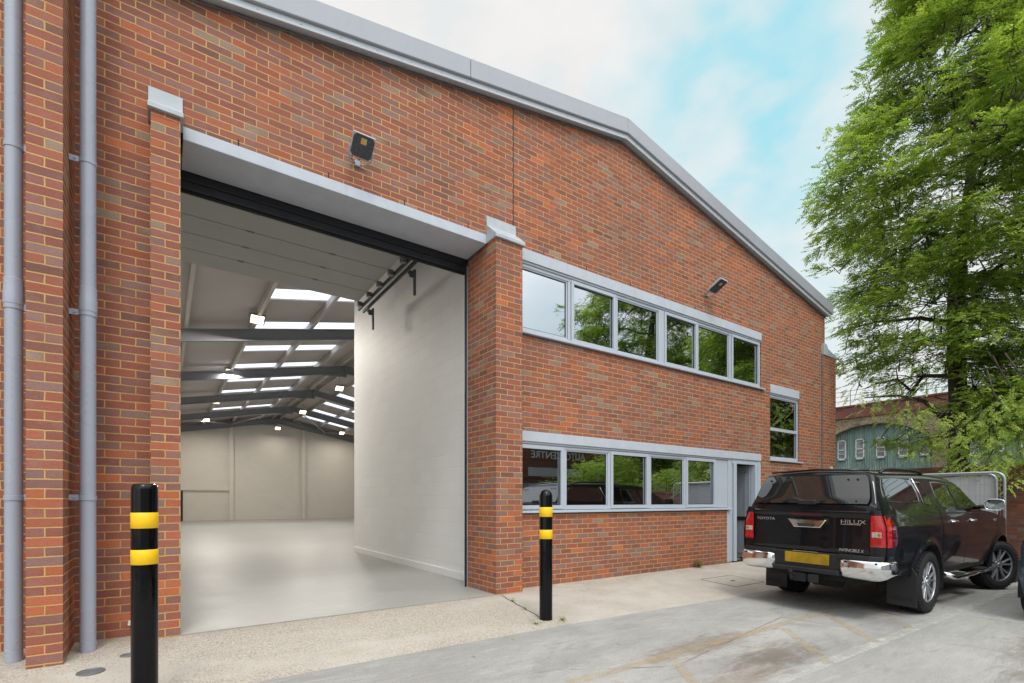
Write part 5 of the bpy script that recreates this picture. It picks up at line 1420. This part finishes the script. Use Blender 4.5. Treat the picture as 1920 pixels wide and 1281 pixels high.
def vobj(name, mm, mat, parent, **k):
    o = obj(name, mm, mat, parent, **k); return o
mm = MB()
ys = []
for (yc, hw) in arches: ys += [(yc + hw * math.sin(a)) for a in fr(-math.pi / 2, math.pi / 2, 26)]
ys = sorted(set([round(y, 4) for y in ys] + [-14.0, 22.0]))
def below(y):
    for (yc, hw) in arches:
        if abs(y - yc) <= hw + 1e-3: return arch_z(y - yc, hw)
    return -0.5
for a, b in zip(ys[:-1], ys[1:]):
    mid = (a + b) / 2; inarch = any(abs(mid - yc) < hw for yc, hw in arches)
    za, zb_ = (below(a), below(b)) if inarch else (-0.5, -0.5)
    mm.quad((0, a, za), (0, b, zb_), (0, b, 7.15), (0, a, 7.15))
    if inarch: mm.quad((0, a, za), (0, b, zb_), (0.7, b, zb_), (0.7, a, za))
for (yc, hw) in arches:
    for s in (-1, 1): mm.quad((0, yc + s * hw, -0.5), (0.7, yc + s * hw, -0.5), (0.7, yc + s * hw, 4.55), (0, yc + s * hw, 4.55))
vobj('arcade', mm, 'stock', VI, fix=False)
mm = MB()
for (yc, hw) in arches:
    for a, b in zip(fr(-math.pi / 2, math.pi / 2, 30)[:-1], fr(-math.pi / 2, math.pi / 2, 30)[1:]):
        vs = []
        for q in (a, b):
            for e in (0.0, 0.45):
                vs.append((-0.03, yc + (hw + e) * math.sin(q), 4.55 + (2.05 + e) * math.cos(q)))
        vs += [(0.0, y, z) for x, y, z in vs]
        mm.add(vs, [(0, 1, 3, 2), (4, 6, 7, 5), (0, 2, 6, 4), (1, 5, 7, 3)])
vobj('arch_ring', mm, 'stock', VI)
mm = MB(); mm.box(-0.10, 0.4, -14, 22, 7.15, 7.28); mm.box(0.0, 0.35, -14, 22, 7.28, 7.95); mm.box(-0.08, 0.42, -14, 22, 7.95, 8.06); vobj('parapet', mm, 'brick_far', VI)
mm = MB(); mm.box(0.4, 9.0, -14, 22, 7.0, 7.3); vobj('deck', mm, 'stock', VI)
mm = MB()
for i in range(25):
    y = -13.5 + i * 1.45; mm.box(0.15, 0.19, y - 0.02, y + 0.02, 8.0, 9.15)
for z in (8.45, 8.8, 9.13): mm.box(0.16, 0.18, -14, 22, z - 0.015, z + 0.015)
vobj('railing', mm, 'steel_grey', VI)
wins = [(10.33, 0), (9.18, 0), (7.92, 0), (6.65, 0), (5.5, 0), (3.15, 1), (2.05, 1), (0.8, 1), (-0.5, 1), (-1.8, 1)]
for k, (yc, hw) in enumerate(arches):
    mm = MB(); n = int(2 * hw / 0.15)
    prev = None
    for i in range(n * 2 + 1):
        y = yc - hw + i * hw / n; 
        if y > yc + hw: break
        x = 0.42 if (i // 1) % 2 else 0.47
        z = arch_z(y - yc, hw) + 0.02
        if prev: mm.quad((prev[0], prev[1], -0.5), (x, y, -0.5), (x, y, z), (prev[0], prev[1], prev[2]))
        prev = (x, y, z)
    vobj('green_cladding', mm, 'green_clad', VI, fix=False)
for (y, k) in wins:
    z0, z1, w = (4.25, 5.66, 0.27) if k == 0 else (4.15, 5.50, 0.27)
    mm = MB()
    for (a, b, c, d) in ((y - w, y + w, z1 - .07, z1), (y - w, y + w, z0, z0 + .09), (y - w, y - w + .06, z0, z1), (y + w - .06, y + w, z0, z1), (y - w, y + w, (z0 + z1) / 2 - .03, (z0 + z1) / 2 + .03), (y - w, y + w, z0 * 0.72 + z1 * 0.28 - .012, z0 * .72 + z1 * .28 + .012)):
        mm.box(0.33, 0.42, a, b, c, d)
    wf = vobj('window', mm, 'sash', VI)
    mm = MB(); mm.box(0.385, 0.395, y - w + .03, y + w - .03, z0 + .05, z1 - .04); vobj('pane', mm, 'sash_glass', wf)
    mm = MB(); mm.box(0.30, 0.36, y - w - .05, y + w + .05, z0 - .06, z0); vobj('sill', mm, 'green_clad', wf)

# pale block of flats far beyond the viaduct
M['render'] = paint('pale_rendered_wall', srgb(206, 208, 210), 0.8, 0.03, 0.3)
M['blue_glass'] = paint('far_blue_window', srgb(120, 140, 160), 0.2, 0.1, 0.5)
FB = thing('block_of_flats', 'pale distant block of flats glimpsed through the tree above the viaduct', 'building', (75, 2, 0))
m = MB(); m.box(0, 12, -9, 9, -0.45, 19.0); m.box(-0.3, 12.3, -9.3, 9.3, 19.0, 19.4); obj('wall', m, 'render', FB)
for i in range(5):
    for j in range(6):
        m = MB(); y = -8 + i * 3.4; z = 2.0 + j * 2.9; m.box(-0.06, -0.01, y, y + 1.9, z, z + 1.5); obj('window', m, 'blue_glass', FB)

# ================================================================== buildings across the yard (behind the photographer, seen in the panes)
OB = thing('workshop_building', 'brick workshop across the yard, mirrored in the lower office windows', 'building', (20, -17, 0))
m = MB(); m.box(-7.0, 14, -6, 0, -0.4, 6.2); m.box(-7.15, 14.15, -6.1, 0.1, 6.2, 6.4); obj('wall', m, 'brick_dark', OB)
m = MB(); m.box(-30.0, -7.01, -7, 0.3, -0.4, 5.2); obj('side_wing', m, 'render', OB)
m = MB(); m.box(-3.4, 1.6, 0.01, 0.08, 2.6, 4.6); sg = obj('sign_board', m, 'brick_dark', OB)
M['sign_panel'] = paint('pale_sign_panel', srgb(176, 178, 184), 0.6, 0.03, 1)
m = MB(); m.box(-3.0, 1.2, 0.09, 0.11, 2.7, 3.2); obj('sign_strip', m, 'sign_panel', sg)
mwS = Matrix(((-1, 0, 0, 0), (0, 0, 1, 0), (0, 1, 0, 0), (0, 0, 0, 1)))
text_mesh('lettering', 'AUTO CENTRE', 0.62, 0.02, 'render', sg, Matrix.Translation((1.4, 0.11, 3.75)) @ mwS)
for i in range(4):
    m = MB(); m.box(2.4 + i * 2.8, 3.8 + i * 2.8, 0.0, 0.05, 0.9, 2.4); w_ = obj('window', m, 'sash', OB)
    m = MB(); m.box(2.48 + i * 2.8, 3.72 + i * 2.8, 0.051, 0.06, 0.98, 2.32); obj('pane', m, 'sash_glass', w_)
m = MB(); m.box(-4.6, -2.2, 0.0, 0.06, -0.3, 2.3); obj('roller_door', m, 'steel_grey', OB)

# ================================================================== the big tree
def leaf_mat(name, cols, trans=0.35):
    t = NT(name)
    at = t.node('ShaderNodeAttribute', attribute_name='rnd')
    c = t.ramp(at.outputs['Fac'], cols)
    big = t.noise(t.pos(), 0.9, 4)
    c = t.mix(t.rng(big, 0.35, 0.65, 0.0, 0.35), c, cols[-2][1])
    t.set(color=c, rough=0.5); t.b.inputs['Specular IOR Level'].default_value = 0.35
    tl = t.node('ShaderNodeBsdfTranslucent'); x = t.node('ShaderNodeVectorMath', operation='MULTIPLY'); t.put(x.inputs[0], c); x.inputs[1].default_value = (1.3, 1.4, 0.75); t.put(tl.inputs[0], x.outputs[0])
    ms = t.node('ShaderNodeMixShader'); ms.inputs[0].default_value = trans
    t.l.new(t.b.outputs[0], ms.inputs[1]); t.l.new(tl.outputs[0], ms.inputs[2]); t.l.new(ms.outputs[0], t.out.inputs[0]); return t.m
M['leaf'] = leaf_mat('feathery_green_leaf', [(0.0, srgb(78, 102, 44)), (0.35, srgb(114, 140, 56)), (0.7, srgb(148, 170, 72)), (0.95, srgb(184, 202, 100)), (0.985, srgb(190, 204, 108)), (1.0, srgb(206, 176, 60))], 0.42)
def bark():
    t = NT('dark_fissured_bark'); p = t.obj()
    n = t.noise(t.mapping(p, (1, 1, 0.25)), 14, 6, 0.7)
    t.set(color=t.ramp(n, [(0.3, srgb(38, 34, 30)), (0.6, srgb(84, 76, 66)), (0.8, srgb(110, 102, 90))]), rough=0.95); t.bump(n, 0.9, 0.03); return t.m
M['bark'] = bark()

def leaves_mesh(name, fronds, parent, mat, leaflet=(0.036, 0.0155), pairs=6, seed=1):
    """fronds: list of (origin, direction, up-ish normal, length). Pinnate leaves, one quad per leaflet."""
    rg = np.random.default_rng(seed)
    O = np.array([f[0] for f in fronds]); D = np.array([f[1] for f in fronds]); U = np.array([f[2] for f in fronds]); L = np.array([f[3] for f in fronds])
    D /= np.linalg.norm(D, axis=1)[:, None]
    S = np.cross(D, U); S /= np.linalg.norm(S, axis=1)[:, None] + 1e-9
    Nn = np.cross(S, D)
    nf = len(fronds); V_ = []; rnd = []
    fr_r = rg.random(nf)
    for k in range(pairs * 2 + 1):
        last = (k == pairs * 2)
        sgn = 0 if last else (1 if k % 2 == 0 else -1)
        tt = 0.16 + 0.84 * ((k // 2) + (0.15 if sgn < 0 else 0)) / pairs if not last else 1.0
        droop = 0.22 * tt * tt
        base = O + D * (L * tt)[:, None] - Nn * (L * droop)[:, None] * 0.6
        ang = (1.05 - 0.35 * tt) if not last else 0.0
        ld = D * math.cos(ang) + S * (math.sin(ang) * sgn) - Nn * (0.12 + 0.25 * tt) + rg.normal(0, 0.16, (nf, 3))
        ld /= np.linalg.norm(ld, axis=1)[:, None]
        wv = np.cross(ld, Nn + rg.normal(0, 0.35, (nf, 3))); wv /= np.linalg.norm(wv, axis=1)[:, None] + 1e-9
        sz = (L / 0.27)[:, None] * (1.0 - 0.25 * abs(tt - 0.5)) * rg.uniform(0.85, 1.2, (nf, 1))
        a = base; b = base + ld * leaflet[0] * 0.5 * sz + wv * leaflet[1] * 0.5 * sz; c = base + ld * leaflet[0] * sz; d = base + ld * leaflet[0] * 0.5 * sz - wv * leaflet[1] * 0.5 * sz
        V_.append(np.stack([a, b, c, d], 1)); rnd.append(np.clip(fr_r * 0.8 + rg.random(nf) * 0.2, 0, 1))
    V_ = np.concatenate(V_, 0); rnd = np.concatenate(rnd)
    yel = rg.random(len(rnd)) < 0.006; rnd[~yel] = np.minimum(rnd[~yel], 0.96); rnd[yel] = 1.0
    nq = len(V_); me = bpy.data.meshes.new(name)
    me.vertices.add(nq * 4); me.vertices.foreach_set('co', V_.reshape(-1).astype(np.float32))
    me.loops.add(nq * 4); me.loops.foreach_set('vertex_index', np.arange(nq * 4, dtype=np.int32))
    me.polygons.add(nq); me.polygons.foreach_set('loop_start', np.arange(0, nq * 4, 4, dtype=np.int32)); me.polygons.foreach_set('loop_total', np.full(nq, 4, dtype=np.int32))
    me.update()
    at = me.attributes.new('rnd', 'FLOAT', 'FACE'); at.data.foreach_set('value', rnd.astype(np.float32))
    me.materials.append(M[mat]); me.validate()
    o = bpy.data.objects.new(name, me); COL.objects.link(o); o.parent = parent
    return o, nq

TX, TY = 16.5, -1.85
TREE = thing('robinia_tree', 'tall feathery-leaved tree spreading over the yard and fence at the right', 'tree', (TX, TY, -0.35))
rs = np.random.default_rng(7)
ext = [(1.2, 0.4), (2.0, 0.6), (2.6, 1.0), (3.2, 2.0), (3.66, 2.7), (4.5, 2.6), (4.95, 2.3), (5.4, 3.3), (6.6, 3.35), (7.2, 2.95), (7.6, 3.1), (8.2, 2.6), (8.75, 3.3), (9.4, 3.8), (9.8, 3.95), (10.3, 3.5), (11.1, 3.45), (11.5, 2.75), (12.0, 2.6), (12.7, 3.0), (13.35, 2.5), (13.9, 2.1), (14.8, 2.3), (15.8, 1.8), (16.8, 0.6)]
def Lz(z): return lerp_tab(ext, z)
def ax(z):    # crown axis leans a little to the right of the picture
    k = 0.08 * min(max(z - 4, 0), 10); return np.array([0.8215 * k, -0.570 * k])
fronds = []; twigs = []
def spray(base, tip, n, spread, rr, lo=0.19, hi=0.38):
    base = np.array(base, float); tip = np.array(tip, float); ax_ = tip - base; ln = np.linalg.norm(ax_); d = ax_ / ln
    side = np.cross(d, (0, 0, 1)); side /= np.linalg.norm(side) + 1e-9; up = np.cross(side, d)
    twigs.append((base, tip, ln))
    for i in range(n):
        t_ = rr.random() ** 0.75
        sg = 1 if rr.random() < 0.5 else -1
        lat = sg * rr.random() * spread * (1.0 - 0.55 * t_) * ln
        o = base + d * ln * t_ + side * lat + up * rr.normal(0, 0.045 * ln + 0.02) - np.array([0, 0, 0.10 * ln * t_ * t_])
        dd = d * (0.55 + 0.3 * rr.random()) + side * sg * rr.uniform(0.1, 1.2) + np.array([0, 0, -0.12]) + rr.normal(0, 0.22, 3)
        fronds.append((o, dd, up * 1.0 + np.array([0, 0, 0.8]) + rr.normal(0, 0.25, 3), rr.uniform(lo, hi)))
nsp = 0
def clump(c0, ph, R_, z, rad, n, sp):
    """a flattened bough end: several sprays fanning out of one limb tip"""
    global nsp
    for q in range(n):
        a = ph + rs.normal(0, 0.55) ; off = np.array([math.cos(ph + 1.57), math.sin(ph + 1.57), 0.0]) * rs.normal(0, sp * 0.42) + np.array([math.cos(ph), math.sin(ph), 0.0]) * rs.normal(-0.15, sp * 0.3) + np.array([0, 0, rs.normal(0, 0.16)])
        tip = c0 + off; ln = rs.uniform(0.6, 1.15)
        dirn = np.array([math.cos(a), math.sin(a), rs.uniform(-0.25, 0.18)]); dirn /= np.linalg.norm(dirn)
        spray(tip - dirn * ln, tip, int(rs.integers(26, 42)), 0.62, rs); nsp += 1
# boughs on the side that reaches out over the yard
for i in range(38):
    z = 5.6 + i * 0.285
    if 6.9 < z < 7.5 or 8.0 < z < 8.5: continue
    ph = R(145) + rs.normal(0, 0.22); R_ = Lz(z) * (rs.uniform(0.80, 0.88) if z < 8 else rs.uniform(0.90, 0.98)); c = ax(z)
    clump(np.array([TX + c[0] + math.cos(ph) * R_, TY + c[1] + math.sin(ph) * R_, z - 0.05]), ph, R_, z, 1.0, 3, 0.55)
# lower boughs that hang in front of the trunk
for i in range(20):
    z = 3.1 + i * 0.21; ph = R(235) + rs.normal(0, 0.65); R_ = rs.uniform(0.9, 2.0)
    clump(np.array([TX + math.cos(ph) * R_, TY + math.sin(ph) * R_, z]), ph, R_, z, 1.0, 4, 0.9)
k = 0
while k < 250:
    z = rs.uniform(3.1, 16.2) if rs.random() < 0.90 else rs.uniform(3.1, 7.5); rad = 0.89 if k < 190 else rs.uniform(0.3, 0.8)
    R_ = Lz(z) * rad; ph = rs.uniform(0, 2 * math.pi); c = ax(z)
    far = (math.cos(ph) * 0.57 + math.sin(ph) * 0.82)
    if far > 0.35 and rs.random() < 0.55: continue
    if R_ < 0.7 and z < 4: continue
    if z < 4.7 and math.cos(ph - R(145)) > 0.25: continue
    c0 = np.array([TX + c[0] + math.cos(ph) * R_, TY + c[1] + math.sin(ph) * R_, z - 0.1])
    clump(c0, ph, R_, z, rad, int(rs.integers(4, 7)), rs.uniform(0.8, 1.3)); k += 1
# low boughs that hang over the fence and the cladding
low = []
for (x, y, z, n) in [(12.8, -3.03, 1.71, 34), (13.07, -2.73, 2.02, 30), (13.41, -3.21, 2.14, 30), (13.11, -3.48, 1.94, 34), (13.53, -2.31, 2.14, 26), (13.6, -1.88, 2.33, 26), (13.68, -1.57, 2.31, 22), (13.23, -3.09, 2.51, 34), (13.19, -3.54, 2.46, 34), (13.28, -2.51, 2.57, 34), (13.54, -2.08, 2.87, 34), (13.42, -2.97, 2.96, 36), (13.39, -3.43, 2.99, 36), (13.77, -1.64, 3.06, 30), (13.68, -1.21, 2.99, 26), (13.61, -0.91, 3.2, 24), (13.58, -0.65, 3.56, 26), (12.71, -3.45, 1.6, 26), (12.69, -3.2, 1.85, 26), (13.2, -2.82, 2.32, 26), (13.53, -1.1, 3.46, 30), (13.58, -1.5, 3.3, 30), (13.01, -3.54, 2.15, 30)]:
    low.append((x, y, z))
    if y > -1.6: n = int(n * 0.45); z += 0.16
    elif y > -2.4: n = int(n * 0.8)
    b = np.array([x + rs.uniform(0.5, 0.9), y - rs.uniform(-0.1, 0.5), z + rs.uniform(0.35, 0.6)]); spray(b, (x, y, z), int(n * 1.7), 0.55, rs, 0.15, 0.28)
wv = [np.array(f[0]) for f in fronds]
loc_fr = [((f[0] - np.array([TX, TY, -0.35])), f[1], f[2], f[3]) for f in fronds]
crown, nq = leaves_mesh('crown', loc_fr, TREE, 'leaf', leaflet=(0.058, 0.031), pairs=6, seed=3)
print('sprays', nsp, 'fronds', len(fronds), 'leaflets', nq)
# trunk, limbs and twigs
m = MB()
tp = [(0, 0, 0.0), (0.02, 0.0, 1.5), (0.08, -0.03, 3.5), (0.0, 0.02, 5.5), (-0.10, 0.0, 6.6), (0.10, -0.08, 8.2), (0.35, -0.2, 10.0), (0.55, -0.36, 12.0), (0.75, -0.45, 14.2), (0.8, -0.5, 16.0)]
m.tube(tp, 0.3, 16, rr=[0.30, 0.24, 0.20, 0.18, 0.17, 0.13, 0.10, 0.07, 0.04, 0.015])
rb = np.random.default_rng(11)
def trunk_at(z):
    for a, b in zip(tp[:-1], tp[1:]):
        if z <= b[2]:
            t_ = (z - a[2]) / (b[2] - a[2]); return np.array(a) * (1 - t_) + np.array(b) * t_
    return np.array(tp[-1])
limb_pts = []
for k in range(26):
    z = 3.0 + k * 0.46; ph = k * 2.4 + rb.uniform(-0.4, 0.4); R_ = Lz(min(z + 1.0, 15)) * 0.82
    s = trunk_at(z + 0.35); e = np.array([math.cos(ph) * R_, math.sin(ph) * R_, z + 0.35 + rb.uniform(0.1, 1.2)]) + np.append(ax(z), 0)
    pts = []
    for i in range(7):
        t_ = i / 6; q = s * (1 - t_) + e * t_; q[2] += 0.35 * math.sin(t_ * math.pi) * (1 if rb.random() < .8 else -1) * 0.6; q[:2] += rb.normal(0, 0.07, 2) * (1 if 0 < i < 6 else 0); pts.append(tuple(q))
    r0 = 0.075 - 0.0018 * k
    m.tube(pts, r0, 8, rr=[r0 * (1 - 0.82 * i / 6) for i in range(7)]); limb_pts += [np.array(p) for p in pts[1:]]
LP = np.array(limb_pts); base0 = np.array([TX, TY, -0.35])
for ti, (b, t_, ln) in enumerate(twigs):
    bl = b - base0; tl_ = t_ - base0
    j = int(np.argmin(np.linalg.norm(LP - bl, axis=1))); q = LP[j]
    if np.linalg.norm(q - bl) > 0.7: q = bl + (q - bl) * 0.35
    mid = (q + bl) / 2 + rb.normal(0, 0.03, 3)
    m.tube([tuple(q), tuple(mid), tuple(bl), tuple((bl + tl_) / 2 - np.array([0, 0, 0.03 * ln])), tuple(tl_ - np.array([0, 0, 0.1 * ln]))], 0.01, 4, rr=[0.020, 0.015, 0.010, 0.007, 0.003], caps=False)
obj('trunk', m, 'bark', TREE, smooth=True, fix=False)

# a second tree of the same kind across the yard, mirrored in the upper windows
T2 = copy_tree(TREE); T2.location = (20.5, -11.6, -0.4); T2.scale = (1.25, 1.25, 1.05); T2.rotation_euler = (0, 0, 2.0)
T2['label'] = 'second feathery tree across the yard, mirrored in the strip windows'
TREE['group'] = T2['group'] = 'feathery yard trees'

# scruffy plant growing at the foot of the wall, weeds in the joint
M['dry_leaf'] = leaf_mat('dry_weed_leaf', [(0.0, srgb(92, 84, 60)), (0.4, srgb(126, 112, 84)), (0.7, srgb(150, 140, 112)), (0.9, srgb(120, 130, 60)), (0.95, srgb(150, 160, 60)), (1.0, srgb(170, 170, 80))], 0.2)
def weed(x, y, h, n, spread, mat, label, name='weed_clump', sz=0.07, grp=None):
    r = np.random.default_rng(int(abs(x * 1000) + n)); fl = []
    for i in range(n):
        a = r.uniform(0, 2 * math.pi); rr_ = r.random() * spread
        o = (math.cos(a) * rr_, math.sin(a) * rr_ * 0.6, r.random() * h * 0.6)
        fl.append((o, (math.cos(a) * 0.7, math.sin(a) * 0.7, r.uniform(0.1, 1.1)), (0.1, 0.2, 1), r.uniform(0.6, 1.2) * sz))
    t = thing(name, label, 'weed', (x, y, ground_z(x, y)), 0, grp)
    o, _ = leaves_mesh('leaves', fl, t, mat, leaflet=(0.075, 0.045), pairs=3, seed=n)
    mm = MB()
    for i in range(5):
        a = i * 1.3; mm.tube([(0, 0, 0), (math.cos(a) * spread * 0.5, math.sin(a) * spread * 0.3, h * 0.6)], 0.004, 5)
    obj('stems', mm, 'bark', t)
weed(8.30, -0.07, 0.16, 60, 0.07, 'dry_leaf', 'dried brown weed clump growing at the foot of the brick wall', 'dry_weed', 0.09)
for (x, y, h, n, sp, lb) in ((3.62, -0.62, 0.03, 14, 0.03, 'tiny green weed in the slab joint nearest the pier'), (3.53, -1.03, 0.02, 9, 0.02, 'tiny green weed halfway along the slab joint'),
                      (3.60, -1.62, 0.03, 16, 0.05, 'green weed at the foot of the round topped bollard'), (3.25, -1.60, 0.02, 12, 0.05, 'small weed left of the round topped bollard')):
    weed(x, y, h, n, sp, 'leaf', lb, 'weed_clump', 0.05, 'weeds in the paving joints')

# bushes growing behind the low boundary wall
rh = np.random.default_rng(5); fl = []
for i in range(5200):
    y = rh.uniform(-11.5, -3.3); top = 2.5 + 0.6 * math.sin(y * 1.3) + 0.3 * math.sin(y * 3.1)
    z = top - abs(rh.normal(0, 0.55)); a = rh.uniform(0, 6.28); x = 14.6 + rh.normal(0, 0.45)
    fl.append(((x, y, max(z, 0.9)), (math.cos(a), math.sin(a), rh.uniform(-0.3, 0.5)), (rh.normal(0, .3), rh.normal(0, .3), 1), rh.uniform(0.16, 0.3)))
BU = thing('bush', 'leafy bush growing behind the low brick boundary wall at the right edge', 'bush', (0, 0, 0))
leaves_mesh('foliage', fl, BU, 'leaf', leaflet=(0.07, 0.04), pairs=4, seed=9)
m = MB()
for i in range(16):
    y = -11.2 + i * 0.52; m.tube([(14.6, y, -0.3), (14.55 + 0.1 * math.sin(i), y + 0.1, 1.0), (14.6, y + 0.2 * math.cos(i), 2.2)], 0.03, 6, rr=[0.035, 0.025, 0.012])
obj('stems', m, 'bark', BU)

# a scatter of fallen leaves and grit on the ground
M['fallen'] = leaf_mat('fallen_leaf', [(0.0, srgb(150, 110, 50)), (0.4, srgb(196, 160, 60)), (0.7, srgb(210, 196, 110)), (0.9, srgb(120, 96, 70)), (0.95, srgb(90, 100, 40)), (1.0, srgb(214, 190, 90))], 0.1)
rl = np.random.default_rng(21); fl = []
for i in range(150):
    x = rl.uniform(0.2, 13); y = rl.uniform(-5.2, -0.1)
    if rl.random() < 0.45: x = rl.uniform(11.3, 13.3); y = rl.uniform(-4.8, -2.9)
    a = rl.uniform(0, 6.28)
    fl.append(((x, y, ground_z(x, y) + 0.006), (math.cos(a), math.sin(a), 0.05), (rl.normal(0, .2), rl.normal(0, .2), 1), rl.uniform(0.008, 0.02)))
o, _ = leaves_mesh('fallen_leaves', fl, None, 'fallen', leaflet=(0.35, 0.2), pairs=1, seed=4)
tag(o, 'sparse yellow and brown fallen leaves lying about the yard', 'fallen leaves', kind='stuff')
